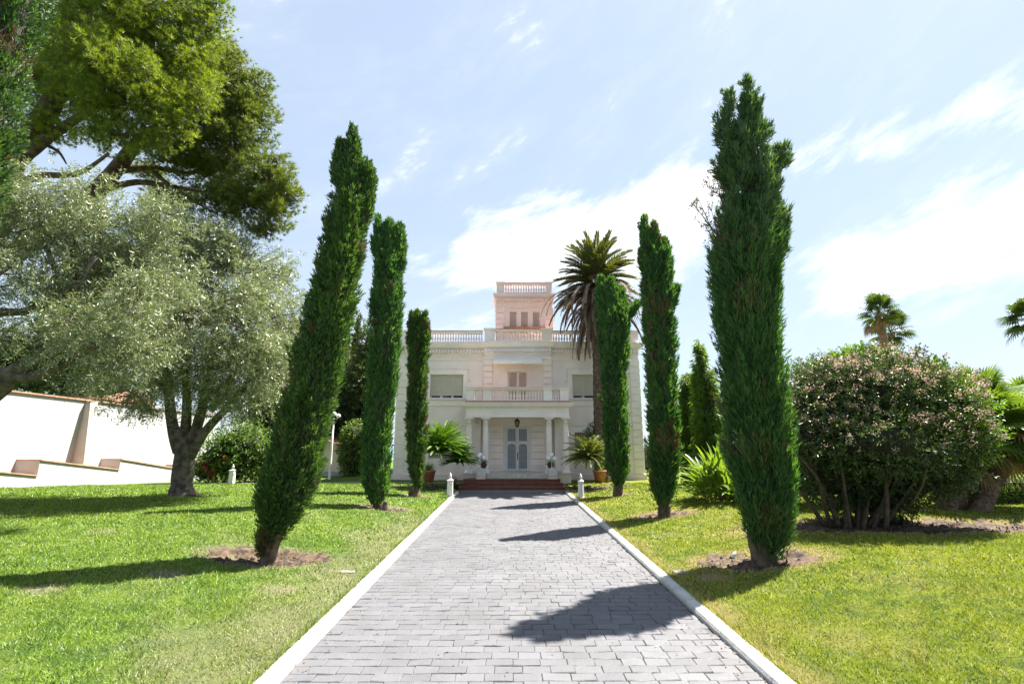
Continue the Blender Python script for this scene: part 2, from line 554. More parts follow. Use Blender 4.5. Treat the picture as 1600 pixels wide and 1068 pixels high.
def hole_wall(mb, x0, x1, z0, z1, y0, y1, holes):
    """a wall in the xz plane (front y0, back y1) with rectangular openings"""
    xs = sorted({x0, x1} | {h[0] for h in holes} | {h[1] for h in holes})
    zs = sorted({z0, z1} | {h[2] for h in holes} | {h[3] for h in holes})
    nx, nz = len(xs) - 1, len(zs) - 1
    solid = [[not any(h[0] - 1e-6 <= xs[i] and xs[i + 1] <= h[1] + 1e-6 and h[2] - 1e-6 <= zs[k] and zs[k + 1] <= h[3] + 1e-6 for h in holes)
              for k in range(nz)] for i in range(nx)]
    V, q = [], []

    def quad(a, b, c, d):
        n = len(V); V.extend([a, b, c, d]); q.append([n, n + 1, n + 2, n + 3])
    for i in range(nx):
        for k in range(nz):
            if not solid[i][k]:
                continue
            a, b, c, d = xs[i], xs[i + 1], zs[k], zs[k + 1]
            quad((a, y0, c), (b, y0, c), (b, y0, d), (a, y0, d))
            quad((b, y1, c), (a, y1, c), (a, y1, d), (b, y1, d))
            if i == 0 or not solid[i - 1][k]: quad((a, y1, c), (a, y0, c), (a, y0, d), (a, y1, d))
            if i == nx - 1 or not solid[i + 1][k]: quad((b, y0, c), (b, y1, c), (b, y1, d), (b, y0, d))
            if k == 0 or not solid[i][k - 1]: quad((a, y1, c), (b, y1, c), (b, y0, c), (a, y0, c))
            if k == nz - 1 or not solid[i][k + 1]: quad((a, y0, d), (b, y0, d), (b, y1, d), (a, y1, d))
    mb.add(V, np.array(q))
    return mb


def norm(a):
    return a / (np.linalg.norm(a, axis=-1, keepdims=True) + 1e-9)


def kites(mb, p, d, length, width, rg, fat=0.42, side=None):
    """one four-cornered leaf per row: base p, direction d"""
    n = len(p)
    length = np.broadcast_to(np.asarray(length, float), (n,))[:, None]
    width = np.broadcast_to(np.asarray(width, float), (n,))[:, None]
    if side is None:
        side = norm(np.cross(d, rg.normal(0, 1, (n, 3))))
    nrm = np.cross(d, side)
    mid = p + d * length * fat + nrm * length * 0.06
    V = np.stack([p, mid + side * width * 0.5, p + d * length, mid - side * width * 0.5], 1).reshape(-1, 3)
    mb.add(V, np.arange(n * 4).reshape(n, 4))
    return mb


def spikes(mb, p, d, length, width, rg):
    n = len(p)
    length = np.broadcast_to(np.asarray(length, float), (n,))[:, None]
    side = norm(np.cross(d, rg.normal(0, 1, (n, 3)))) * width * 0.5
    V = np.stack([p - side, p + side, p + d * length], 1).reshape(-1, 3)
    mb.add(V, np.arange(n * 3).reshape(n, 3))
    return mb


def ball_dirs(rg, n):
    return norm(rg.normal(0, 1, (n, 3)))


# ------------------------------------------------------------------ the ground
PX = 0.13                    # axis of the drive
PW = 2.06                    # half width between the kerbs
PEND = 20.3                  # where the drive meets the steps
TREES = {'r1': (4.0, 8.12), 'r2': (3.94, 12.98), 'r3': (3.77, 17.61), 'l1': (-3.83, 8.17), 'l2': (-3.6, 14.27), 'l3': (-3.3, 17.65)}
# soil patches: x, y, half axes, depth of the dug basin
SOIL = [(3.98, 8.2, 0.92, 0.54, 0.10), (4.02, 13.0, 0.72, 0.48, 0.09), (3.85, 17.65, 0.5, 0.3, 0.05),
        (-3.9, 8.36, 0.90, 0.55, 0.11), (-3.55, 14.33, 0.70, 0.46, 0.09), (-3.25, 17.7, 0.5, 0.35, 0.05),
        (8.0, 10.15, 2.9, 0.80, 0.11), (-3.55, 20.3, 1.5, 0.75, 0.03), (3.7, 20.3, 1.4, 0.7, 0.03)]


def sstep(x):
    x = np.clip(x, 0, 1)
    return x * x * (3 - 2 * x)


def wnoise(x, y, s=1.0):
    return (np.sin(x * 1.7 * s + 1.3) * np.cos(y * 2.1 * s + 0.4) + 0.6 * np.sin(x * 4.3 * s + y * 3.1 * s) + 0.4 * np.cos(x * 7.7 * s - y * 6.3 * s + 2.0)) / 2.0


def soil_mask(x, y):
    m = np.zeros_like(x)
    for (sx, sy, a, b, dep) in SOIL:
        r = np.hypot((x - sx) / a, (y - sy) / b) + 0.26 * wnoise(x, y, 2.2)
        m = np.maximum(m, sstep((1.06 - r) / 0.16))
    return m


def terrain0(x, y):
    x = np.asarray(x, float); y = np.asarray(y, float)
    d = np.maximum(np.abs(x - PX) - (PW + 0.16), 0)
    z = 0.05 + 0.30 * sstep(d / 4.2) + 0.018 * wnoise(x, y, 0.5) * sstep(d / 1.0)
    f = sstep((y - 18.5) / 3.5)
    z = z * (1 - f) + (0.16 + 0.03 * wnoise(x, y, 0.3)) * f
    w = sstep((-x - 11.0) / 4.0)
    z = z * (1 - w) + w * (0.36 - 0.055 * np.clip(y - 17, 0, 12))
    r = np.hypot(x, y - 12)
    z = z - 22 * sstep((r - 42) / 60)
    return z


def terrain(x, y):
    x = np.asarray(x, float); y = np.asarray(y, float)
    z = terrain0(x, y)
    for (sx, sy, a, b, dep) in SOIL:
        r = np.hypot((x - sx) / a, (y - sy) / b) + 0.26 * wnoise(x, y, 2.2)
        z = z - dep * sstep((1.1 - r) / 0.22)
    return z


def dryness(x, y):
    d = np.abs(x - PX) - (PW + 0.2)
    left = sstep((1.7 - d) / 1.5) * (x < 0) * sstep((15.5 - y) / 4)
    right = sstep((0.5 - d) / 0.6) * (x > 0) * 0.6
    v = np.maximum(left * 0.62, right) + 0.32 * wnoise(x, y, 1.1) * (d < 3.5)
    for (sx, sy, a, b, dep) in SOIL[:7]:
        r = np.hypot((x - sx) / a, (y - sy) / b)
        v = np.maximum(v, 0.7 * sstep((1.55 - r) / 0.5))
    for (bx, by, br) in ((-3.0, 6.9, 0.34), (-5.4, 6.1, 0.3), (2.95, 7.5, 0.35), (-4.6, 7.0, 0.3), (-7.5, 9.5, 0.3)):
        v = np.maximum(v, 1.15 * sstep((1.2 - np.hypot(x - bx, (y - by) * 1.2) / br)))
    return np.clip(v, 0, 1)


def grid_mesh(xs, ys, zf, name, mat, keep=None, attr=None):
    X, Y = np.meshgrid(xs, ys)
    Z = zf(X, Y)
    nx, ny = len(xs), len(ys)
    i, j = np.meshgrid(np.arange(ny - 1), np.arange(nx - 1), indexing='ij')
    q = np.stack([i * nx + j, i * nx + j + 1, (i + 1) * nx + j + 1, (i + 1) * nx + j], -1).reshape(-1, 4)
    if keep is not None:
        cx = X.ravel()[q].mean(1); cy = Y.ravel()[q].mean(1)
        q = q[keep(cx, cy)]
    mb = MB()
    mb.add(np.stack([X, Y, Z], -1).reshape(-1, 3), q)
    me = mb.mesh(name, mat, True)
    if attr is not None:
        a = me.attributes.new('dry', 'FLOAT', 'POINT')
        a.data.foreach_set('value', attr(X, Y).ravel().astype(np.float32))
    return me


KL0, KL1 = PX - PW - 0.18, PX - PW          # left kerb
KR0, KR1 = PX + PW, PX + PW + 0.18
xs = np.concatenate([np.array([-400, -250, -160, -110, -80, -60, -45, -35, -28, -23]), np.arange(-20, KL0 - 0.12, 0.16), [KL0 + 0.06],
                     [KL0 + 0.1, PX, KR1 - 0.1], [KR1 - 0.06], np.arange(KR1 + 0.1, 16, 0.16), np.array([18, 21, 25, 30, 38, 48, 62, 80, 110, 160, 250, 400])])
ys = np.concatenate([np.array([-300, -150, -80, -50, -30, -18, -10, -5, -1]), np.arange(1.5, 22, 0.16), np.array([22.3, 23, 24, 26, 29, 33, 38, 45, 55, 70, 90, 115, 150, 200, 300])])


def lawn_z(X, Y):
    z = terrain(X, Y)
    inside = (np.abs(X - PX) < PW + 0.10) & (Y < PEND + 0.3)
    return np.where(inside, -0.14, z)


lawn = put('lawn', grid_mesh(xs, ys, lawn_z, 'lawn', M['lawn'], attr=dryness))
tag(lawn, kind='structure')
mb = MB()
mb.add([(-5000, -3000, -19), (5000, -3000, -19), (5000, 5000, -19), (-5000, 5000, -19)], [[0, 1, 2, 3]])
tag(mb.build('sea', M['sea']), kind='structure')

# soil: crumbly ground in the dug rings
for k, (sx, sy, a, b, dep) in enumerate(SOIL):
    step = 0.05 if a < 2 else 0.07
    rgs = np.random.default_rng(k + 50)

    def soil_z(X, Y, sx=sx, sy=sy, a=a, b=b, dep=dep):
        r = np.hypot((X - sx) / a, (Y - sy) / b) + 0.26 * wnoise(X, Y, 2.2)
        h = rgs.normal(0, 1, X.shape)
        h = (h + np.roll(h, 1, 0) + np.roll(h, 1, 1) + np.roll(h, 1, (0, 1))) / 2
        return terrain0(X, Y) - 0.62 * dep * sstep((1.12 - r) / 0.5) - 0.01 + 0.018 * h + 0.028 * wnoise(X, Y, 3.4) + 0.015 * wnoise(X, Y, 9.1) - 0.25 * sstep((r - 1.0) / 0.2)
    o = put('soil_patch', grid_mesh(np.arange(sx - a * 1.2, sx + a * 1.2, step), np.arange(sy - b * 1.25, sy + b * 1.25, step), soil_z, 'soil_patch', M['soil'],
                                    keep=lambda cx, cy: (np.abs(cx - PX) > PW + 0.3)))
    for p in o.data.polygons[:0]:
        pass
    tag(o, kind='structure')
    # loose clods
    n = int(60 * a * b / 0.5)
    mbk = MB()
    for q in range(n):
        t, rr = rgs.uniform(0, 6.28), math.sqrt(rgs.uniform(0, 0.9))
        x, y = sx + a * rr * math.cos(t), sy + b * rr * math.sin(t)
        s = rgs.uniform(0.012, 0.04)
        z = float(terrain0(x, y)) - 0.5 * dep
        v = np.array([(1, 0, 0), (-1, 0, 0), (0, 1, 0), (0, -1, 0), (0, 0, 1), (0, 0, -1)], float) * rgs.uniform(0.5, 1.2, (6, 1)) * s + (x, y, z)
        mbk.add(v, np.array([[0, 2, 4], [2, 1, 4], [1, 3, 4], [3, 0, 4], [2, 0, 5], [1, 2, 5], [3, 1, 5], [0, 3, 5]]))
    cl_ = mbk.build('soil_clods', M['soil'], o)
    cl_['kind'] = 'stuff'

# ------------------------------------------------------------------ the drive
drive = tag(put('driveway', None), kind='structure')
mb = MB()
mb.add([(PX - PW - 0.05, -3, -0.004), (PX + PW + 0.05, -3, -0.004), (PX + PW + 0.05, PEND + 0.3, -0.004), (PX - PW - 0.05, PEND + 0.3, -0.004)], [[0, 1, 2, 3]])
mb.build('joint_bed', M['joint'], drive)
ROW, CWID = 0.146, 0.25


def paver_verts(w, d, rg):
    """uneven split-face slab, bevelled, centred on its own middle"""
    b = 0.006
    g_ = 0.0028
    hw, hd = w / 2 - g_ * 0.6, d / 2 - g_
    front = rg.exponential(0.0035)
    z = rg.normal(0, 0.0022, 4) + 0.004
    j = lambda s: rg.normal(0, s)
    outer, rim, top = [], [], []
    # eight points round the edge so that the outline is a little ragged
    base = [(-hw, -hd + front * rg.random()), (0, -hd + front), (hw, -hd + front * rg.random()), (hw, 0), (hw, hd), (0, hd), (-hw, hd), (-hw, 0)]
    for (x, y) in base:
        jx, jy = j(0.0022), j(0.0030)
        fx = (x + hw) / (2 * hw); fy = (y + hd) / (2 * hd)
        h = (z[0] * (1 - fx) * (1 - fy) + z[1] * fx * (1 - fy) + z[2] * fx * fy + z[3] * (1 - fx) * fy)
        outer.append((x + jx, y + jy, -0.03))
        rim.append((x + jx, y + jy, h - 0.006))
        sx = -b * np.sign(x); sy = -b * np.sign(y)
        top.append((x + jx + sx, y + jy + sy, h + j(0.0012)))
    V = outer + rim + top
    q = []
    for i in range(8):
        k = (i + 1) % 8
        q.append([i, k, 8 + k, 8 + i]); q.append([8 + i, 8 + k, 16 + k, 16 + i])
    return np.array(V), [np.array(q), np.arange(16, 24)[None]]


rgp = np.random.default_rng(21)
variants = []
for w in (CWID, CWID * 0.86, CWID * 0.62):
    vs = []
    for k in range(8):
        mb = MB(); mb.add(*paver_verts(w, ROW, rgp)); vs.append(mb.mesh('paver', M['paver']))
    variants.append(vs)
rows, far = [], MB()
r_i = 0
y = 0.2
while y < PEND + 0.1:
    wob = 0.008 * math.sin(y * 1.9)
    x = PX - PW + 0.005
    first = True
    while x < PX + PW - 0.02:
        kind = 0 if rgp.random() < 0.8 else 1
        if first and r_i % 2:
            kind = 2
        first = False
        w = (CWID, CWID * 0.86, CWID * 0.62)[kind]
        rem = PX + PW - x
        if rem < w:
            if rem < 0.07:
                break
            w2 = rem
        else:
            w2 = w
        rows.append((x + w2 / 2, y + ROW / 2 + wob + rgp.normal(0, 0.002), kind, w2 / w))
        x += w
    y += ROW
    r_i += 1
in_view = sorted([r for r in rows if r[1] > 4.5 and abs(r[0] - PX) < PW], key=lambda r: r[1])
near = in_view[:300]
near_set = {(r[0], r[1]) for r in near}
for (x, yy, kind, sc) in near:
    put('paver', variants[kind][rgp.integers(8)], drive, (x, yy, rgp.normal(0, 0.0012)), (rgp.normal(0, 0.010), rgp.normal(0, 0.004), rgp.normal(0, 0.006)), (sc, 1, 1))
for (x, yy, kind, sc) in rows:
    if (x, yy) in near_set:
        continue
    V, fs = paver_verts((CWID, CWID * 0.86, CWID * 0.62)[kind] * sc, ROW, rgp)
    far.add(V + (x, yy, 0), fs)
o = far.build('small_paver', M['paver'], drive)
o['kind'] = 'stuff'

# kerbs: white rounded stones end to end
KPROF = [(0.0, -0.1), (0.0, 0.035), (0.018, 0.062), (0.05, 0.076), (0.11, 0.078), (0.15, 0.068), (0.175, 0.045), (0.18, -0.1)]


def kerb_stone(parent, pts, flip, rg):
    """one stone: the profile swept along pts"""
    pts = np.asarray(pts, float)
    T = np.gradient(pts, axis=0); T /= np.linalg.norm(T, axis=1)[:, None]
    Nrm = np.stack([T[:, 1], -T[:, 0]], 1) * (1 if not flip else -1)   # away from the drive
    pr = np.array(KPROF)
    dz = rg.normal(0, 0.0012); dx = rg.normal(0, 0.0012)
    V = []
    for p, n in zip(pts, Nrm):
        for (o_, z) in pr:
            V.append((p[0] + n[0] * (o_ + dx), p[1] + n[1] * (o_ + dx), z + (dz if z > 0 else 0)))
    m_ = len(pr); n_ = len(pts)
    i, j = np.meshgrid(np.arange(n_ - 1), np.arange(m_ - 1), indexing='ij')
    q = np.stack([i * m_ + j, i * m_ + j + 1, (i + 1) * m_ + j + 1, (i + 1) * m_ + j], -1).reshape(-1, 4)
    mb = MB(); mb.add(V, [q, np.arange(m_)[None], ((n_ - 1) * m_ + np.arange(m_))[None][:, ::-1]])
    return mb.build('kerb_stone', M['kerb'], parent)


for side in (-1, 1):
    kerb = tag(put('kerb', None), kind='structure')
    xk = KL1 if side < 0 else KR0
    yk = 0.5
    while yk < 19.0:
        kerb_stone(kerb, [(xk, yk + 0.004), (xk, yk + 0.5), (xk, yk + 0.996)], side < 0, rgp)
        yk += 1.0
    # the end turns outwards beside the steps
    cen = np.array([xk + side * 0.62, 19.5])
    arc = [(xk, 19.504)] if False else []
    pts = [(cen[0] - side * 0.62 * math.cos(t), cen[1] + 0.62 * math.sin(t)) for t in np.linspace(0, R(80), 7)]
    kerb_stone(kerb, pts, side < 0, rgp)

# walk in front of the house and a thin strip to the left
mb = MB()
box(mb, -14.0, -2.15, 21.95, 22.35, -0.1, 0.185)
tag(mb.build('walk', M['walk']), kind='structure')
mb = MB()
box(mb, -2.6, 2.9, 20.3, 23.0, -0.2, 0.012)
tag(mb.build('forecourt', M['walk']), kind='structure')

# flat stones let into the grass
for (px_, py_, w, d, lab) in ((543, 889, 0.22, 0.11, 'flat pale stone cover in dry grass near the left kerb'), (1064, 889, 0.24, 0.14, 'flat pale stone cover in the shaded turf near the right kerb')):
    g0 = G(px_, py_, 0.1)
    mb = MB(); zt = float(terrain(g0.x, g0.y))
    bbox(mb, -w / 2, w / 2, -d / 2, d / 2, -0.05, 0.018, 0.008)
    o = mb.build('stone_cover', M['stone']); o.location = (g0.x, g0.y, zt); o.rotation_euler = (0.03, 0.04, 0.15)
    tag(o, lab, 'stone')
g0 = G(1146, 866, 0.12)
mb = MB()
lathe(mb, [(0.001, -0.05), (0.055, -0.02), (0.075, 0.02), (0.05, 0.07), (0.02, 0.10), (0.001, 0.105)], 7)
o = mb.build('pebble', M['white'], smooth=True); o.location = (g0.x, g0.y, float(terrain(g0.x, g0.y)) + 0.06); o.rotation_euler = (0.3, 0.5, 0.6); o.scale = (0.28, 0.55, 0.75)
tag(o, 'white stone lying in the dug soil by the largest cypress', 'stone')

# ------------------------------------------------------------------ grass blades
def grass():
    rg = np.random.default_rng(5)
    out_p, out_h, out_w = [], [], []
    for (y0, y1, dens, h, w) in ((3.6, 6.5, 5200, 0.046, 0.0085), (6.5, 10, 2700, 0.050, 0.013), (10, 15, 1200, 0.056, 0.021), (15, 22, 480, 0.066, 0.034)):
        for (x0, x1) in ((max(-1.12 * y1, -19), KL0 + 0.03), (KR1 - 0.03, min(1.12 * y1, 15))):
            n = int((x1 - x0) * (y1 - y0) * dens)
            p = np.stack([rg.uniform(x0, x1, n), rg.uniform(y0, y1, n)], 1)
            p = p[np.abs(p[:, 0]) < 1.12 * p[:, 1] + 0.5]
            m = soil_mask(p[:, 0], p[:, 1])
            dr = dryness(p[:, 0], p[:, 1])
            keep = (m < rg.uniform(0.05, 0.95, len(p))) & (rg.random(len(p)) > dr * 0.62) & (rg.random(len(p)) < 0.78 + 0.35 * wnoise(p[:, 0], p[:, 1], 1.6))
            p = p[keep]
            out_p.append(p); out_h.append(np.full(len(p), h)); out_w.append(np.full(len(p), w))
    p = np.concatenate(out_p); h = np.concatenate(out_h); w = np.concatenate(out_w)
    n = len(p)
    z = terrain(p[:, 0], p[:, 1])
    P3 = np.stack([p[:, 0], p[:, 1], z - 0.004], 1)
    d = norm(np.stack([rg.normal(0, 0.85, n), rg.normal(0, 0.85, n), np.ones(n)], 1))
    tall = 0.7 + 0.5 * (wnoise(p[:, 0], p[:, 1], 1.7) + 0.6)
    L = h * rg.uniform(0.5, 1.35, n) * np.clip(tall, 0.5, 1.5)
    side = norm(np.cross(d, rg.normal(0, 1, (n, 3)))) * w[:, None] * 0.5
    V = np.stack([P3 - side, P3 + side, P3 + d * L[:, None]], 1).reshape(-1, 3)
    mb = MB(); mb.add(V, np.arange(n * 3).reshape(n, 3))
    me = mb.mesh('grass', M['grass'])
    a = me.attributes.new('dry', 'FLOAT', 'POINT')
    a.data.foreach_set('value', np.repeat(dryness(p[:, 0], p[:, 1]), 3).astype(np.float32))
    o = put('grass', me)
    tag(o, 'short mown green grass on both sides of the drive', 'grass', kind='stuff')


grass()

# ------------------------------------------------------------------ the villa
YF, YB, YT, YP = 24.0, 23.8, 25.0, 22.2       # main front, central bay, tower front, portico columns


def hx(px, Y): return P(px, 640, Y).x
def hz(py, Y): return P(808, py, Y).z


villa = thing('villa', 'cream and pink two storey villa with tower and balustrades behind the drive', 'villa', (0.48, YF, 0.1))


def vp(name, mb, mat, parent=None, smooth=False, kind=None):
    """a part of the villa, built in world coordinates"""
    o = mb.build(name, mat, None, smooth)
    par = parent if parent is not None else villa
    o.parent = par
    base = Vector((0, 0, 0))
    q = par
    while q is not None:
        base += Vector(q.location); q = q.parent
    o.location = -base
    if kind: o['kind'] = kind
    return o


def pieces(name, me, spots, parent, rot=(0, 0, 0)):
    """copies of one mesh at world spots, as children of a part that carries world coordinates"""
    base = Vector((0, 0, 0)); q = parent
    while q is not None:
        base += Vector(q.location); q = q.parent
    for s in spots:
        put(name, me, parent, Vector(s) - base, rot)


XL, XR = hx(619.5, YF), hx(1001.5, YF)
BX0, BX1 = hx(756, YB), hx(862, YB)
TX0, TX1 = hx(774, YT), hx(866, YT)
zc0, zc1 = hz(552, YF), hz(536.5, YF)        # cornice
zp1 = hz(517, YF)                            # parapet top
FLOOR = 0.58

# window openings: x0, x1, z0, z1
WU = [(hx(671, YF), hx(723, YF), hz(622, YF), hz(585, YF)), (hx(895.5, YF), hx(947, YF), hz(622, YF), hz(585, YF))]
WG = [(hx(672, YF), hx(720.5, YF), hz(716, YF), hz(673.5, YF)), (hx(897, YF), hx(945, YF), hz(716, YF), hz(675, YF))]
mb = MB()
hole_wall(mb, XL, XR, 0.0, zc0 + 0.1, YF, YF + 0.3, WU + WG)
box(mb, XL + 0.01, XR - 0.01, YF + 0.31, 34, 0.0, zc0 + 0.1)
vp('wall', mb, M['stucco'])

# bay wall with the front door and the balcony window
DX0, DX1 = hx(788.5, YB), hx(828, YB)
DZ1 = hz(665, YB)
BWX0, BWX1 = hx(793, YB), hx(826, YB)
BWZ0, BWZ1 = hz(626, YB), hz(580, YB)
mb = MB()
hole_wall(mb, BX0, BX1, FLOOR - 0.5, hz(630, YB), YB, YF - 0.002, [(DX0, DX1, FLOOR, DZ1)])
vp('lower_bay_wall', mb, M['stucco'])
mb = MB()
hole_wall(mb, BX0, BX1, hz(630, YB) + 0.002, hz(546, YB), YB, YF - 0.002, [(BWX0, BWX1, BWZ0, BWZ1)])
vp('upper_bay_wall', mb, M['warm'])

# plinth
mb = MB()
box(mb, XL - 0.09, BX0 - 0.8, YF - 0.09, YF - 0.003, 0.0, 0.42)
box(mb, XL - 0.09, XL - 0.003, YF - 0.003, 34, 0.0, 0.42)
vp('plinth', mb, M['warm'])
mb = MB()
box(mb, BX1 + 0.8, XR + 0.09, YF - 0.09, YF - 0.003, 0.0, 0.42)
box(mb, XR + 0.003, XR + 0.09, YF - 0.003, 34, 0.0, 0.42)
vp('plinth', mb, M['warm'])


def courses(parent, x0, x1, y0, y1, zs, mat=None, name='quoin'):
    """dressed blocks one above the other with open joints"""
    me = {}
    for za, zb in zip(zs[:-1], zs[1:]):
        key = round(zb - za, 4)
        if key not in me:
            mb = MB(); bbox(mb, x0, x1, y0, y1, 0.011, key - 0.011, 0.010)
            me[key] = mb.mesh(name, mat or M['trim'])
        pieces(name, me[key], [(0, 0, za)], parent)


# corner quoins of the main block
zq = np.linspace(0.43, hz(562, YF), 17)
for (a, b) in ((XL - 0.035, XL + 0.46), (XR - 0.46, XR + 0.035)):
    courses(villa, a, b, YF - 0.04, YF + 0.35, zq)
# string courses and frieze
for (za, zb, o_) in ((hz(563, YF), hz(560, YF), 0.05), (hz(634, YF), hz(630.5, YF), 0.045), (hz(664, YF), hz(661.5, YF), 0.035)):
    x0 = XL if o_ == 0.05 else XL + 0.50
    x1 = XR if o_ == 0.05 else XR - 0.50
    mb = MB(); box(mb, x0, BX0 - 0.004 if o_ == 0.05 else hx(735, YF), YF - o_, YF - 0.003, za, zb)
    vp('string_course', mb, M['trim'])
    mb = MB(); box(mb, BX1 + 0.004 if o_ == 0.05 else hx(884, YF), x1, YF - o_, YF - 0.003, za, zb)
    vp('string_course', mb, M['trim'])


def cornice(x0, x1, y0, y1, z0, z1, out, mat, name='cornice'):
    h = z1 - z0
    pr = [(-0.02, z0), (0.03, z0), (0.05, z0 + 0.14 * h), (out * 0.62, z0 + 0.30 * h), (out * 0.66, z0 + 0.40 * h), (out * 0.80, z0 + 0.50 * h),
          (out * 0.82, z0 + 0.66 * h), (out * 0.93, z0 + 0.86 * h), (out, z0 + 0.88 * h), (out, z1), (-0.02, z1)]
    mb = MB(); ring_lathe(mb, x0, x1, y0, y1, pr)
    return vp(name, mb, mat)


def dentils(x0, x1, y, z0, z1, mat, step=0.15):
    mb = MB()
    n = max(int((x1 - x0) / step), 1)
    for k in range(n):
        x = x0 + (k + 0.5) * (x1 - x0) / n
        box(mb, x - step * 0.27, x + step * 0.27, y - 0.17, y - 0.002, z0 - 0.02, z1)
    return vp('dentil_course', mb, mat, kind='stuff')


cornice(XL, XR, YF, 34, hz(547, YF), zc1, 0.30, M['trim'])
dentils(XL + 0.0, BX0 - 0.05, YF - 0.028, hz(551.5, YF), hz(547.5, YF), M['trim'])
dentils(BX1 + 0.05, XR, YF - 0.028, hz(551.5, YF), hz(547.5, YF), M['trim'])
mb = MB()
ring_lathe(mb, XL, XR, YF, 34, [(-0.02, hz(554, YF)), (0.028, hz(554, YF)), (0.028, hz(546.5, YF)), (-0.02, hz(546.5, YF))])
vp('frieze_band', mb, M['trim'])
mb = MB(); box(mb, XL, XR, YF + 0.02, 34, zc0 + 0.1, zc1 - 0.03)
vp('roof_terrace', mb, M['terracotta'])


def baluster_mesh(h, r, mat):
    t = [(0.95, 0.0), (0.95, 0.07), (0.55, 0.09), (0.45, 0.14), (0.80, 0.26), (0.92, 0.36), (0.78, 0.48), (0.48, 0.64), (0.40, 0.78), (0.55, 0.86), (0.5, 0.90), (0.95, 0.92), (0.95, 1.0)]
    mb = MB(); lathe(mb, [(a * r, b * h) for a, b in t], 8)
    return mb.mesh('baluster', mat, True)


def balustrade(x0, x1, y, z0, z1, n, mat, mat2=None, base=0.10, rail=0.13, depth=0.22, name='balustrade', overh=0.03, red=True):
    """base course, balusters, coping rail with a thin tiled edge"""
    mb = MB()
    box(mb, x0, x1, y - depth / 2, y + depth / 2, z0, z0 + base)
    root = vp(name, mb, mat)
    mb = MB()
    box(mb, x0, x1, y - depth / 2 - overh, y + depth / 2 + overh, z1 - rail, z1 - 0.028)
    vp('rail', mb, mat, root)
    mb = MB()
    box(mb, x0, x1, y - depth / 2 - overh - 0.02, y + depth / 2 + overh + 0.02, z1 - 0.026, z1)
    vp('coping', mb, M['copingtile'] if red else mat, root)
    if n:
        me = baluster_mesh(z1 - rail - z0 - base, min((x1 - x0) / n * 0.47, 0.085), mat)
        pieces('baluster', me, [(x0 + (k + 0.5) * (x1 - x0) / n, y, z0 + base) for k in range(n)], root)
    return root


def pedestal(x0, x1, y, z0, z1, mat, depth=0.30):
    mb = MB()
    box(mb, x0, x1, y - depth / 2, y + depth / 2, z0, z1 - 0.10)
    p = vp('pedestal', mb, mat)
    mb = MB()
    box(mb, x0 - 0.04, x1 + 0.04, y - depth / 2 - 0.04, y + depth / 2 + 0.04, z1 - 0.098, z1)
    vp('cap', mb, M['trim'] if mat is not M['pink'] else mat, p)
    return p


# roof parapet of the wings
yp = YF + 0.02
lx0, lx1 = XL - 0.02, hx(641, YF)
pedestal(lx0, lx1, yp, zc1 - 0.02, zp1 + 0.01, M['trim'])
balustrade(lx1 + 0.002, BX0 - 0.1, yp, zc1 - 0.02, zp1, 27, M['trim'])
rx0, rx1 = hx(978, YF), XR + 0.02
pedestal(rx0, rx1, yp, zc1 - 0.02, zp1 + 0.01, M['warm'])
balustrade(BX1 + 0.1, rx0 - 0.002, yp, zc1 - 0.02, zp1, 26, M['trim'])
for xx in (XL + 0.1, XR - 0.1):
    mb = MB(); box(mb, xx - 0.11, xx + 0.11, YF + 0.18, 34, zc1 - 0.02, zp1)
    vp('side_parapet', mb, M['trim'])

# central bay: pilasters, cornice, parapet
zbq = np.linspace(hz(630, YB) + 0.05, hz(561.5, YB), 8)
for (a, b) in ((BX0 - 0.03, hx(769, YB)), (hx(849, YB), BX1 + 0.03)):
    courses(villa, a, b, YB - 0.05, YB - 0.002, zbq, M['warm'])
mb = MB()
box(mb, BX0 - 0.05, BX1 + 0.05, YB - 0.07, YB - 0.003, hz(561.2, YB), hz(558, YB))
vp('string_course', mb, M['trim'])
zb0, zb1 = hz(545, YB), hz(534, YB)
cornice(BX0, BX1, YB, YF + 1.0, hz(545.5, YB), zb1, 0.24, M['trim'])
mb = MB()
ring_lathe(mb, BX0, BX1, YB, YF + 0.5, [(-0.02, hz(553, YB)), (0.028, hz(553, YB)), (0.028, hz(545, YB)), (-0.02, hz(545, YB))])
vp('frieze_band', mb, M['trim'])
dentils(BX0, BX1, YB - 0.028, hz(549.5, YB), hz(546, YB), M['trim'])
mb = MB(); box(mb, BX0, BX1, YB, YF + 1.0, hz(546, YB), zb1 - 0.02)
vp('bay_roof', mb, M['stucco'])
zbp = hz(514, YB)
ypb = YB + 0.02
pedestal(BX0, hx(772.5, YB), ypb, zb1 - 0.02, zbp + 0.02, M['trim'])
pedestal(hx(847.5, YB), hx(864.5, YB), ypb, zb1 - 0.02, zbp + 0.02, M['warm'])
balustrade(hx(773, YB), hx(847, YB), ypb, zb1 - 0.02, zbp, 15, M['warm'])

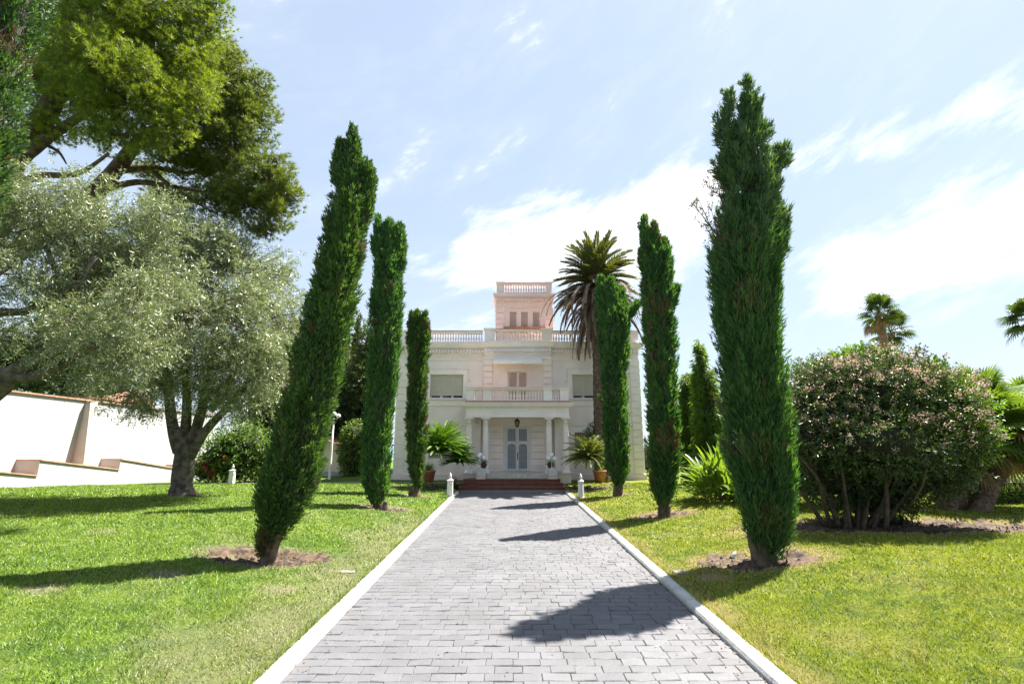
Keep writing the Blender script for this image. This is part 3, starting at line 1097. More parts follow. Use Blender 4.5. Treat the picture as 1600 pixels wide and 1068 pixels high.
# tower
tz0, tz1 = zc1 - 0.02, hz(472, YT)
TW = [(hx(a, YT), hx(b, YT), hz(520, YT), hz(487, YT)) for a, b in ((796, 807.5), (814.5, 826), (833.5, 845))]
mb = MB()
hole_wall(mb, TX0, TX1, tz0, tz1, YT, YT + 0.2, TW)
box(mb, TX0 + 0.01, TX1 - 0.01, YT + 0.21, YT + 3.6, tz0, tz1)
vp('tower_wall', mb, M['pink'])
for (a, b) in ((TX0 - 0.03, hx(786.5, YT)), (hx(853.5, YT), TX1 + 0.03)):
    courses(villa, a, b, YT - 0.045, YT - 0.002, np.linspace(hz(525, YT), hz(480, YT), 6), M['pink'])
for (a, b, c_, d) in TW:
    mb = MB(); box(mb, a + 0.002, b - 0.002, YT + 0.10, YT + 0.14, c_ + 0.002, d - 0.002)
    f_ = vp('window', mb, M['doorpaint'])
    mb = MB()
    zz = np.arange(c_ + 0.03, d - 0.04, 0.045)
    for z in zz:
        mb.add([(a + 0.03, YT + 0.095, z), (b - 0.03, YT + 0.095, z), (b - 0.03, YT + 0.075, z + 0.032), (a + 0.03, YT + 0.075, z + 0.032)], [[3, 2, 1, 0]])
        mb.add([(a + 0.03, YT + 0.075, z + 0.032), (b - 0.03, YT + 0.075, z + 0.032), (b - 0.03, YT + 0.098, z + 0.036), (a + 0.03, YT + 0.098, z + 0.036)], [[0, 1, 2, 3]])
    s_ = vp('louvred_shutter', mb, M['louvre'], f_); s_['kind'] = 'stuff'
mb = MB()
a, b, d = hx(790, YT), hx(850, YT), hz(483, YT)
box(mb, a - 0.02, b + 0.02, YT - 0.03, YT - 0.002, d, d + 0.06)
box(mb, a - 0.02, a + 0.04, YT - 0.03, YT - 0.002, hz(520, YT), d - 0.002)
box(mb, b - 0.04, b + 0.02, YT - 0.03, YT - 0.002, hz(520, YT), d - 0.002)
vp('window_surround', mb, M['pink'])
mb = MB(); box(mb, hx(787, YT), hx(853, YT), YT - 0.35, YT - 0.004, hz(515, YT), hz(512.5, YT))
vp('tiled_sill', mb, M['terracotta'])
cornice(TX0, TX1, YT, YT + 3.6, hz(467, YT), hz(459, YT), 0.16, M['pink'])
dentils(TX0, TX1, YT - 0.028, hz(471.5, YT), hz(467.5, YT), M['pink'])
mb = MB()
ring_lathe(mb, TX0, TX1, YT, YT + 3.6, [(-0.02, hz(475, YT)), (0.028, hz(475, YT)), (0.028, hz(466.6, YT)), (-0.02, hz(466.6, YT))])
vp('frieze_band', mb, M['pink'])
mb = MB(); box(mb, TX0, TX1, YT, YT + 3.6, tz1, hz(460, YT)); vp('tower_roof', mb, M['pink'])
zt0, zt1 = hz(459.2, YT), hz(441.5, YT)
pedestal(TX0 + 0.03, hx(787.5, YT), YT + 0.06, zt0, zt1 + 0.01, M['pink'])
pedestal(hx(855, YT), TX1 - 0.03, YT + 0.06, zt0, zt1 + 0.01, M['pink'])
balustrade(hx(788, YT), hx(854.5, YT), YT + 0.06, zt0, zt1, 16, M['pink'], red=False)
# the other three sides of the tower parapet
for (a, b, c_, d) in ((TX0 + 0.03, TX0 + 0.25, YT + 0.25, YT + 3.3), (TX1 - 0.25, TX1 - 0.03, YT + 0.25, YT + 3.3)):
    mb = MB(); box(mb, a, b, c_, d, zt0, zt0 + 0.10)
    box(mb, a, b, c_, d, zt1 - 0.14, zt1)
    vp('side_rail', mb, M['pink'])

# windows of the wings
for i, (a, b, c_, d) in enumerate(WU):
    # raised surround with an eared outer moulding
    mb = MB()
    w = 0.22
    box(mb, a - w, a - 0.002, YF - 0.035, YF - 0.002, c_ - 0.02, d + 0.002)
    box(mb, b + 0.002, b + w, YF - 0.035, YF - 0.002, c_ - 0.02, d + 0.002)
    box(mb, a - w, b + w, YF - 0.035, YF - 0.002, d + 0.004, d + 0.27)
    vp('window_surround', mb, M['trim'])
    mb = MB()
    box(mb, a - w - 0.10, b + w + 0.10, YF - 0.06, YF - 0.002, d + 0.274, d + 0.33)
    box(mb, a - w - 0.10, a - w - 0.05, YF - 0.05, YF - 0.002, d - 0.25, d + 0.272)
    box(mb, b + w + 0.05, b + w + 0.10, YF - 0.05, YF - 0.002, d - 0.25, d + 0.272)
    box(mb, a - w - 0.16, a - w - 0.05, YF - 0.05, YF - 0.002, d - 0.30, d - 0.252)
    box(mb, b + w + 0.05, b + w + 0.16, YF - 0.05, YF - 0.002, d - 0.30, d - 0.252)
    vp('window_moulding', mb, M['trim'])
    mb = MB()
    zs_ = hz(617.5, YF)
    g = (b - a)
    box(mb, a + 0.002, b - 0.002, YF + 0.16, YF + 0.22, d - 0.05, d - 0.002)
    for k in range(4):
        x = a + (k / 3) * g
        box(mb, max(x - 0.06, a + 0.002), min(x + 0.06, b - 0.002), YF + 0.16, YF + 0.22, c_ + 0.05, d - 0.052)
    box(mb, a + 0.002, b - 0.002, YF + 0.16, YF + 0.22, c_ + 0.002, c_ + 0.048)
    win = vp('window', mb, M['doorpaint'])
    mb = MB(); box(mb, a + 0.004, b - 0.004, YF + 0.19, YF + 0.20, c_ + 0.004, d - 0.004)
    vp('pane', mb, M['glass'], win)
    mb = MB()
    z = zs_; hgt = 0.062
    while z + hgt < d:
        box(mb, a + 0.006, b - 0.006, YF + 0.105, YF + 0.135, z, z + hgt - 0.008)
        z += hgt
    s_ = vp('roller_shutter', mb, M['shutter'], win); s_['kind'] = 'stuff'
    mb = MB(); box(mb, a - 0.10, b + 0.10, YF - 0.08, YF + 0.15, c_ - 0.06, c_ - 0.002)
    vp('sill', mb, M['trim'], win)
for i, (a, b, c_, d) in enumerate(WG):
    mb = MB()
    w = 0.30
    box(mb, a - w, a - 0.002, YF - 0.03, YF - 0.002, 0.44, d + 0.24)
    box(mb, b + 0.002, b + w, YF - 0.03, YF - 0.002, 0.44, d + 0.24)
    box(mb, a, b, YF - 0.03, YF - 0.002, d + 0.002, d + 0.24)
    vp('window_surround', mb, M['trim'])
    mb = MB(); box(mb, a + 0.002, b - 0.002, YF + 0.17, YF + 0.20, c_ + 0.002, d - 0.002)
    win = vp('window', mb, M['shutter'])
    mb = MB()
    for k in range(13):
        x = a + (k + 0.5) / 13 * (b - a)
        lathe(mb, [(0.009, c_ + 0.02), (0.009, d - 0.02)], 5, (x, YF + 0.06, 0))
    for z in (c_ + 0.12, d - 0.12):
        box(mb, a + 0.004, b - 0.004, YF + 0.052, YF + 0.068, z, z + 0.03)
    vp('bars', mb, M['iron'], win)

# balcony window with louvred shutters
mb = MB()
box(mb, BWX0 + 0.002, BWX1 - 0.002, YB + 0.12, YB + 0.17, BWZ0 + 0.002, BWZ1 - 0.002)
win = vp('window', mb, M['warm'])
for (pa, pb) in ((796, 807.3), (811, 822.5)):
    a, b = hx(pa, YB), hx(pb, YB)
    mb = MB()
    for z in np.arange(BWZ0 + 0.06, BWZ1 - 0.08, 0.05):
        mb.add([(a, YB + 0.118, z), (b, YB + 0.118, z), (b, YB + 0.085, z + 0.034), (a, YB + 0.085, z + 0.034)], [[0, 1, 2, 3]])
        mb.add([(a, YB + 0.085, z + 0.034), (b, YB + 0.085, z + 0.034), (b, YB + 0.119, z + 0.04), (a, YB + 0.119, z + 0.04)], [[0, 1, 2, 3]])
    s_ = vp('louvred_shutter', mb, M['louvre'], win); s_['kind'] = 'stuff'
mb = MB()
box(mb, BWX0 - 0.11, BWX1 + 0.11, YB - 0.035, YB - 0.003, BWZ1 + 0.002, BWZ1 + 0.13)
box(mb, BWX0 - 0.11, BWX0 - 0.002, YB - 0.035, YB - 0.003, BWZ0, BWZ1)
box(mb, BWX1 + 0.002, BWX1 + 0.11, YB - 0.035, YB - 0.003, BWZ0, BWZ1)
vp('window_surround', mb, M['warm'])

# awning over the balcony window: cassette, sloping cloth, valance
ax0, ax1 = hx(769.5, YB), hx(848, YB)
za = hz(561.5, YB)
mb = MB(); bbox(mb, ax0, ax1, YB - 0.22, YB - 0.05, za - 0.14, za, 0.03)
aw = vp('awning', mb, M['awning'])
mb = MB()
mb.add([(ax0 + .02, YB - 0.20, za - 0.01), (ax1 - .02, YB - 0.20, za - 0.01), (ax1 - .02, YB - 0.62, za - 0.19), (ax0 + .02, YB - 0.62, za - 0.19),
        (ax0 + .02, YB - 0.20, za - 0.02), (ax1 - .02, YB - 0.20, za - 0.02), (ax1 - .02, YB - 0.62, za - 0.20), (ax0 + .02, YB - 0.62, za - 0.20)], BOXF[:, ::-1])
box(mb, ax0 + .02, ax1 - .02, YB - 0.66, YB - 0.621, za - 0.235, za - 0.17)
vp('awning_cloth', mb, M['awning'], aw)
n = 40
xv = np.linspace(ax0 + .02, ax1 - .02, n * 4)
V = []
for k, x in enumerate(xv):
    V += [(x, YB - 0.64, za - 0.236), (x, YB - 0.64 + 0.006 * math.sin(k * 0.8), za - 0.30 - 0.018 * abs(math.sin(k * math.pi / 4)))]
q = [[2 * k, 2 * k + 2, 2 * k + 3, 2 * k + 1] for k in range(len(xv) - 1)]
mb = MB(); mb.add(V, q); vp('valance', mb, M['awning'], aw)

# portico: columns, entablature, balcony
cxs = [hx(733.6, YP), hx(759.3, YP), hx(857, YP), hx(883, YP)]
zcol = hz(652, YP)
HCOL = zcol - FLOOR
r0 = 0.145
colp = [(1.45, 0), (1.45, 0.05), (1.30, 0.055), (1.34, 0.08), (1.30, 0.11), (1.05, 0.13), (1.0, 0.16)]
colp = [(r0 * a, b) for a, b in colp]
for t in np.linspace(0.0, 1.0, 9)[1:]:
    colp.append((r0 * (1 - 0.17 * t ** 1.6), 0.16 + t * (HCOL - 0.16 - 0.22)))
rt = colp[-1][0]
colp += [(rt * 1.12, HCOL - 0.215), (rt * 1.12, HCOL - 0.195), (rt, HCOL - 0.19), (rt, HCOL - 0.13), (rt * 1.35, HCOL - 0.075)]
mb = MB(); lathe(mb, colp, 24)
col_me = mb.mesh('column', M['trim'], True)
mb = MB(); box(mb, -0.205, 0.205, -0.205, 0.205, HCOL - 0.075, HCOL - 0.001)
cap_me = mb.mesh('capital', M['trim'])
vb = Vector(villa.location)
for x in cxs:
    c_ = put('column', col_me, villa, Vector((x, YP, FLOOR)) - vb)
    put('capital', cap_me, c_)
# rear pilasters against the wall, behind the outer pairs
for (pa, pb) in ((hx(740, YF - 0.2), hx(752, YF - 0.2)), (hx(866, YF - 0.2), hx(878, YF - 0.2))):
    mb = MB(); box(mb, pa, pb, YF - 0.28, YF - 0.002, FLOOR, hz(655, YF)); vp('pilaster', mb, M['trim'])
EX0, EX1 = hx(728, YP - 0.2), hx(889, YP - 0.2)
EY0 = YP - 0.2
ze0, ze1, ze2 = zcol, hz(637.5, EY0), hz(628.5, EY0)
mb = MB()
# beams: front and two sides, open underneath with a ceiling
box(mb, EX0, EX1, EY0, EY0 + 0.40, ze0, ze1)
box(mb, EX0, EX0 + 0.40, EY0 + 0.402, YB - 0.30, ze0, ze1)
box(mb, EX1 - 0.40, EX1, EY0 + 0.402, YB - 0.30, ze0, ze1)
vp('entablature', mb, M['trim'])
mb = MB()
ring_lathe(mb, EX0, EX1, EY0, YB + 0.15, [(-0.01, ze0 + 0.001), (0.03, ze0 + 0.001), (0.03, ze0 + 0.075), (-0.01, ze0 + 0.075)])
vp('architrave_band', mb, M['trim'])
mb = MB(); box(mb, EX0 + 0.402, EX1 - 0.402, EY0 + 0.402, YB - 0.002, ze0 + 0.06, ze1); vp('portico_ceiling', mb, M['stucco'])
cornice(EX0, EX1, EY0, YB + 0.15, ze1, ze2, 0.20, M['trim'])
mb = MB(); box(mb, EX0 + 0.001, EX1 - 0.001, EY0 + 0.001, YB - 0.003, ze1 + 0.002, ze2 - 0.004); vp('balcony_slab', mb, M['trim'])
zb_ = hz(626, EY0)
mb = MB(); box(mb, EX0 - 0.04, EX1 + 0.04, EY0 - 0.05, YB - 0.004, ze2 + 0.002, zb_); vp('tiled_edge', mb, M['terracotta'])
zr = hz(604.5, EY0)
yb2 = EY0 + 0.14
px_ = [(728.5, 741), (754.5, 766.5), (849.5, 863), (875.5, 889)]
pw = [(hx(a, EY0), hx(b, EY0)) for a, b in px_]
for (a, b) in pw:
    pedestal(a, b, yb2, zb_, zr - 0.03, M['trim'], 0.28)
balustrade(pw[0][1] + .002, pw[1][0] - .002, yb2, zb_, zr - 0.03, 3, M['trim'], red=False, base=0.05, rail=0.09)
balustrade(pw[1][1] + .002, pw[2][0] - .002, yb2, zb_, zr - 0.03, 17, M['trim'], red=False, base=0.05, rail=0.09)
balustrade(pw[2][1] + .002, pw[3][0] - .002, yb2, zb_, zr - 0.03, 3, M['trim'], red=False, base=0.05, rail=0.09)
mb = MB(); box(mb, EX0 - 0.06, EX1 + 0.06, yb2 - 0.21, yb2 + 0.21, zr - 0.028, zr)
vp('balcony_rail', mb, M['warm'])
for (a, b) in ((EX0 + 0.02, EX0 + 0.24), (EX1 - 0.24, EX1 - 0.02)):
    mb = MB(); box(mb, a, b, yb2 + 0.23, YB - 0.06, zb_, zb_ + 0.05); box(mb, a, b, yb2 + 0.23, YB - 0.06, zr - 0.12, zr)
    sr = vp('side_rail', mb, M['trim'])
    me = baluster_mesh(zr - 0.12 - zb_ - 0.05, 0.06, M['trim'])
    pieces('baluster', me, [((a + b) / 2, y, zb_ + 0.05) for y in np.linspace(yb2 + 0.35, YB - 0.2, 8)], sr)

# portico floor, podium and steps
mb = MB(); box(mb, EX0 - 0.02, EX1 + 0.02, EY0 - 0.08, YB - 0.004, 0.0, FLOOR - 0.045)
vp('podium', mb, M['warm'])
mb = MB()
sx0, sx1 = hx(762, 21.9), hx(853.5, 21.9)
box(mb, EX0 - 0.05, EX1 + 0.05, EY0 - 0.12, YB - 0.004, FLOOR - 0.043, FLOOR)
vp('portico_floor', mb, M['marble'])
for k, (ya, z) in enumerate(((21.30, 0.40), (21.60, 0.47), (21.88, 0.525))):
    mb = MB(); bbox(mb, sx0, sx1, ya, 22.10 - 0.003 * k - 0.14, 0.30, z, 0.01)
    vp('marble_step', mb, M['marble'])
for k, (ya, z, dx) in enumerate(((20.50, 0.135, 0.0), (20.83, 0.27, 0.06), (21.16, 0.405, 0.14))):
    a, b = hx(718.5, 20.6) + dx, hx(881.5, 20.6) - dx
    mb = MB(); bbox(mb, a + 0.02, b - 0.02, ya + 0.02, 21.98 - 0.004 * k, z - 0.135 if k == 0 else z - 0.16, z - 0.028, 0.004)
    st = vp('red_step', mb, M['redstep'])
    n = 14
    w = (b - a) / n
    mb = MB(); bbox(mb, 0.003, w - 0.003, 0, 0.34, -0.027, 0, 0.006)
    me = mb.mesh('tile', M['redstep'])
    pieces('tile', me, [(a + i * w, ya - 0.02, z) for i in range(n)], st)
mb = MB(); box(mb, hx(733, 21.5), hx(867, 21.5), 21.5, 22.02, 0.0, 0.40); vp('landing', mb, M['redstep'])
# cheek pedestals beside the marble steps
CHX = [hx(753, 21.6), hx(861, 21.6)]
for i, x in enumerate(CHX):
    s = -1 if i == 0 else 1
    mb = MB(); box(mb, x - 0.19, x + 0.19, 21.24, 21.96, 0.0, 0.50)
    ch = vp('cheek_wall', mb, M['pink'])
    mb = MB(); bbox(mb, x - 0.20, x + 0.20, 21.22, 21.965, 0.502, 0.83, 0.02); vp('cheek_block', mb, M['white'], ch)

# rusticated courses of the wall beside the door
zr_ = np.array([hz(v, YB) for v in (731, 727, 716.5, 706, 695.2, 684.8, 674.3, 664.2)])
for (pa, pb) in ((764.5, 787), (829.5, 851.5)):
    courses(villa, hx(pa, YB), hx(pb, YB), YB - 0.055, YB - 0.003, zr_, M['stucco'], 'stone_course')
mb = MB(); box(mb, hx(764.5, YB), hx(851.5, YB), YB - 0.055, YB - 0.003, DZ1 + 0.06, ze0 + 0.05)
vp('door_lintel', mb, M['stucco'])

# double front door: frame, two leaves with arched grilles
mb = MB()
dw = DX1 - DX0
box(mb, DX0 + 0.002, DX0 + 0.075, YB - 0.02, YB + 0.14, FLOOR + 0.002, DZ1 - 0.002)
box(mb, DX1 - 0.075, DX1 - 0.002, YB - 0.02, YB + 0.14, FLOOR + 0.002, DZ1 - 0.002)
box(mb, DX0 + 0.077, DX1 - 0.077, YB - 0.02, YB + 0.14, DZ1 - 0.08, DZ1 - 0.002)
door = vp('door', mb, M['doorpaint'])
xm = (DX0 + DX1) / 2
zarch = hz(693, YB)


def arch_pts(x0, x1, z0, ztop, n=9):
    r = (x1 - x0) / 2; cx_ = (x0 + x1) / 2
    rise = r * 0.62
    return [(cx_ - r * math.cos(t), ztop - rise + rise * math.sin(t)) for t in np.linspace(0, math.pi, n)]


for (a, b) in ((DX0 + 0.079, xm - 0.004), (xm + 0.004, DX1 - 0.079)):
    ia, ib = a + 0.075, b - 0.075
    zb0_ = FLOOR + 0.10
    ztop = DZ1 - 0.085
    zmid = zarch + 0.13
    mb = MB()
    y0_, y1_ = YB + 0.03, YB + 0.08
    box(mb, a, ia, y0_, y1_, FLOOR + 0.01, ztop); box(mb, ib, b, y0_, y1_, FLOOR + 0.01, ztop)
    box(mb, ia, ib, y0_ + .001, y1_ - .001, FLOOR + 0.01, zb0_)
    box(mb, ia, ib, y0_ + .001, y1_ - .001, ztop - 0.06, ztop)
    # middle rail with arched underside and a dipped top
    ap = arch_pts(ia, ib, zb0_, zarch)
    V, q = [], []
    for (x, z) in ap:
        V += [(x, y0_ + .001, z), (x, y0_ + .001, zmid), (x, y1_ - .001, z), (x, y1_ - .001, zmid)]
    for k in range(len(ap) - 1):
        p_, r_ = 4 * k, 4 * k + 4
        q += [[p_, r_, r_ + 1, p_ + 1], [p_ + 2, p_, r_, r_ + 2][::-1], [p_ + 1, r_ + 1, r_ + 3, p_ + 3]]
    mb.add(V, q)
    leaf = vp('door_leaf', mb, M['doorpaint'], door)
    mb = MB(); box(mb, ia - 0.01, ib + 0.01, y1_ - 0.02, y1_ - 0.01, zb0_ - 0.01, ztop - 0.05)
    vp('glass', mb, M['doorglass'], door)
    # wrought grille: uprights, rings, scrolls
    mb = MB()
    cx_ = (ia + ib) / 2; yg = y0_ - 0.008
    wdt = ib - ia
    for fr in (0.2, 0.38, 0.62, 0.8):
        x = ia + fr * wdt
        for (z0, z1) in ((zb0_, zarch - 0.10), (zmid, ztop - 0.06)):
            tube(mb, [(x, yg, z0), (x, yg, z1)], 0.0075, 5)

    def ring(xc, zc, rx, rz, n=14):
        tube(mb, [(xc + rx * math.cos(t), yg, zc + rz * math.sin(t)) for t in np.linspace(0, 2 * math.pi, n)], 0.0075, 5)
    hgt = zarch - zb0_
    for fz in (0.18, 0.42, 0.62):
        ring(cx_, zb0_ + fz * hgt, wdt * 0.13, 0.075)
    ring(cx_, zarch - 0.20, wdt * 0.24, 0.10)
    ring(cx_, zarch - 0.20, wdt * 0.11, 0.05)
    for s in (-1, 1):
        tube(mb, [(cx_ + s * wdt * (0.28 + 0.12 * math.cos(t)), yg, zarch - 0.17 + 0.06 * math.sin(t)) for t in np.linspace(0, 5, 10)], 0.006, 5)
    ring(cx_, (zmid + ztop) / 2, wdt * 0.13, 0.09)
    for fz in (0.0, 0.3, 0.55):
        z = zb0_ + fz * hgt + 0.02
        tube(mb, [(ia, yg, z), (ib, yg, z)], 0.007, 5)
    vp('grille', mb, M['paleiron'], door)
mb = MB()
xh = xm + 0.015
box(mb, xh - 0.02, xh + 0.02, YB + 0.015, YB + 0.028, hz(718, YB), hz(706.5, YB))
tube(mb, [(xh, YB + 0.01, hz(716, YB)), (xh, YB - 0.035, hz(715, YB)), (xh, YB - 0.035, hz(709, YB)), (xh, YB + 0.01, hz(708, YB))], 0.012, 6)
vp('handle', mb, M['iron'], door)
mb = MB(); bbox(mb, hx(741, YF - .4), hx(745, YF - .4), YF - 0.46, YF - 0.28, hz(661, YF - .4), hz(656, YF - .4), 0.01)
vp('floodlight', mb, M['doorpaint'])

# lantern hanging in the portico
lz = hz(666.5, 22.6)
lan = thing('lantern', 'dark iron lantern hanging before the front door', 'lantern', (hx(808, 22.6), 22.6, lz))
lt = hz(655.5, 22.6) - lz
mb = MB()
for k in range(6):
    t = k * math.pi / 3
    tube(mb, [(0.07 * math.cos(t), 0.07 * math.sin(t), 0.05), (0.115 * math.cos(t), 0.115 * math.sin(t), lt - 0.08)], 0.011, 5)
lathe(mb, [(0.02, -0.02), (0.04, 0.0), (0.08, 0.03), (0.085, 0.05)], 6)
mb.build('cage', M['iron'], lan)
mb = MB(); lathe(mb, [(0.064, 0.05), (0.105, lt - 0.08)], 6); mb.build('glass', M['lampglass'], lan)
mb = MB(); lathe(mb, [(0.135, lt - 0.08), (0.13, lt - 0.05), (0.05, lt + 0.03), (0.03, lt + 0.05)], 6); mb.build('lamp_roof', M['iron'], lan)
mb = MB(); tube(mb, [(0, 0, lt + 0.05), (0, 0, ze0 + 0.06 - lz)], 0.012, 5); mb.build('chain', M['iron'], lan)

# globe lamps and flower baskets on the cheek blocks
for i, x in enumerate(CHX):
    s = -1 if i == 0 else 1
    lab = ('cluster of white globe lamps on the block left of the door steps', 'cluster of white globe lamps on the block right of the door steps')[i]
    gl = thing('globe_lamp', lab, 'lamp', (x - 0.02, 21.42, 0.83), 'globe lamps beside the door steps')
    mb = MB(); lathe(mb, [(0.07, 0), (0.07, 0.02), (0.025, 0.05), (0.016, 0.08), (0.014, 0.50), (0.02, 0.52)], 8); mb.build('post', M['white'], gl, True)
    spots_ = [(-0.13, -0.03, 0.42), (0.12, -0.04, 0.40), (0.0, 0.02, 0.56), (-0.05, 0.12, 0.47)] if i else [(-0.14, 0.0, 0.44), (0.14, -0.03, 0.43), (-0.02, 0.03, 0.57), (-0.08, -0.10, 0.50)]
    mbt = MB()
    for (gx, gy, gz) in spots_:
        tube(mbt, spline([(0, 0, 0.30), (gx * 0.6, gy * 0.6, 0.27), (gx, gy, gz - 0.11)], 6), 0.010, 5)
        mb = MB(); t = np.linspace(-math.pi / 2 + 0.15, math.pi / 2 - 0.05, 9)
        lathe(mb, [(0.098 * math.cos(q_), 0.098 * math.sin(q_)) for q_ in t], 14)
        o = mb.build('globe', M['globe'], gl, True); o.location = (gx, gy, gz)
    mbt.build('arm', M['white'], gl)
    fb = thing('flower_basket', ('brown flower basket beside the globe lamps left of the door', 'brown flower basket beside the globe lamps right of the door')[i], 'flower basket', (x + (0.10 if i == 0 else -0.06), 21.62, 0.83), 'flower baskets beside the door steps')
    mb = MB(); lathe(mb, [(0.09, 0), (0.15, 0.16), (0.16, 0.20), (0.13, 0.19), (0.12, 0.17)], 12); mb.build('basket', M['twig'], fb, True)
    rg = np.random.default_rng(80 + i)
    n = 160
    pp = rg.normal(0, 1, (n, 3)) * (0.07, 0.07, 0.05) + (0, 0, 0.23)
    mb = MB(); kites(mb, pp, norm(rg.normal(0, 1, (n, 3)) + (0, 0, 0.8)), 0.07, 0.03, rg); mb.build('leaves', M['shrub'], fb)
    n = 70
    pp = rg.normal(0, 1, (n, 3)) * (0.09, 0.09, 0.05) + (0, 0, 0.30)
    mb = MB(); kites(mb, pp, norm(rg.normal(0, 1, (n, 3)) + (0, 0, 0.5)), 0.045, 0.035, rg); mb.build('petals', M['whiteflower'] if i else M['pinkflower'], fb)['kind'] = 'stuff'

# ------------------------------------------------------------------ plants: builders
def sil(rws, Y):
    """measured outline (photo rows) at distance Y -> heights, centres, radii in metres, low to high"""
    o = []
    for (py, a, b) in rws:
        l, r = P(a, py, Y), P(b, py, Y)
        o.append(((l.z + r.z) / 2, (l.x + r.x) / 2, (r.x - l.x) / 2))
    o.sort()
    return np.array(o)


def column_sprays(cols, n_clump, per, slen, swid, rg, flare=0.35, clump_len=0.34, clump_r=0.085, depth=0.30, Y=0.0, gap=0.0):
    """flame-like clumps of sprays over the outline of a columnar crown; returns base points and directions"""
    Ps, Ds = [], []
    area = [np.trapz(c[:, 2], c[:, 0]) for c, _ in cols]
    for (c, w), a in zip(cols, area):
        n = int(n_clump * a * w / sum(a_ * w_ for (_, w_), a_ in zip(cols, area)))
        zz = np.linspace(c[0, 0], c[-1, 0], 200)
        pr = np.interp(zz, c[:, 0], c[:, 2]) + 0.03
        cdf = np.cumsum(pr) / pr.sum()
        z = np.interp(rg.random(n), cdf, zz)
        ph = rg.uniform(0, 2 * np.pi, n)
        r = np.interp(z, c[:, 0], c[:, 2]); cx = np.interp(z, c[:, 0], c[:, 1])
        k1, k2, k3 = rg.uniform(0, 6, 3)
        lump = 1 + 0.10 * np.sin(3 * ph + k1 + 0.6 * z) + 0.09 * np.sin(5 * ph + k2 - 1.1 * z) + 0.06 * np.sin(2 * ph + 2.3 * z + k3)
        fr = (1 - depth * rg.random(n) ** 1.6) * lump * 0.93
        if gap > 0:
            keep = (np.sin(2.1 * z + 3 * ph + k1) + np.sin(3.7 * z - 2 * ph + k2)) > -2 + gap * 2
            z, ph, r, cx, fr = z[keep], ph[keep], r[keep], cx[keep], fr[keep]
            n = len(z)
        rad = np.stack([np.cos(ph), np.sin(ph), np.zeros(n)], 1)
        dz = np.gradient(np.interp(zz, c[:, 0], c[:, 1]), zz)
        lean = np.interp(z, zz, dz)
        axis = np.stack([lean, np.zeros(n), np.ones(n)], 1)
        pos = np.stack([cx, np.full(n, Y), z], 1) + rad * (r * fr)[:, None]
        d = norm(axis + rad * flare * rg.uniform(0.4, 1.3, n)[:, None] + rg.normal(0, 0.12, (n, 3)))
        top = c[-1, 0]
        L = clump_len * rg.uniform(0.6, 1.35, n) * np.clip(0.45 + r / (c[:, 2].max() + 1e-6), 0.45, 1.0)
        L = np.minimum(L, np.maximum(top - z + 0.12, 0.08) * 1.1)
        s = rg.random((n, per)) ** 0.85
        off = norm(rg.normal(0, 1, (n, per, 3))) * (clump_r * (1.02 - s) ** 0.6 * np.sqrt(rg.random((n, per))))[..., None]
        p = pos[:, None] + d[:, None] * ((s - 0.35) * L[:, None])[..., None] + off
        dd = norm(d[:, None] + off / clump_r * 0.55 + rg.normal(0, 0.28, (n, per, 3)))
        Ps.append(p.reshape(-1, 3)); Ds.append(dd.reshape(-1, 3))
    return np.concatenate(Ps), np.concatenate(Ds)


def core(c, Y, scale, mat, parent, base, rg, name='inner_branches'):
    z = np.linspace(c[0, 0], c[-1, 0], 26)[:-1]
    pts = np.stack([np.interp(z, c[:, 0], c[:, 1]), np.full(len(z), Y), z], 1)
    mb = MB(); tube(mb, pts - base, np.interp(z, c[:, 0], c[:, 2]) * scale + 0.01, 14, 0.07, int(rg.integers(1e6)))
    return mb.build(name, mat, parent, True)


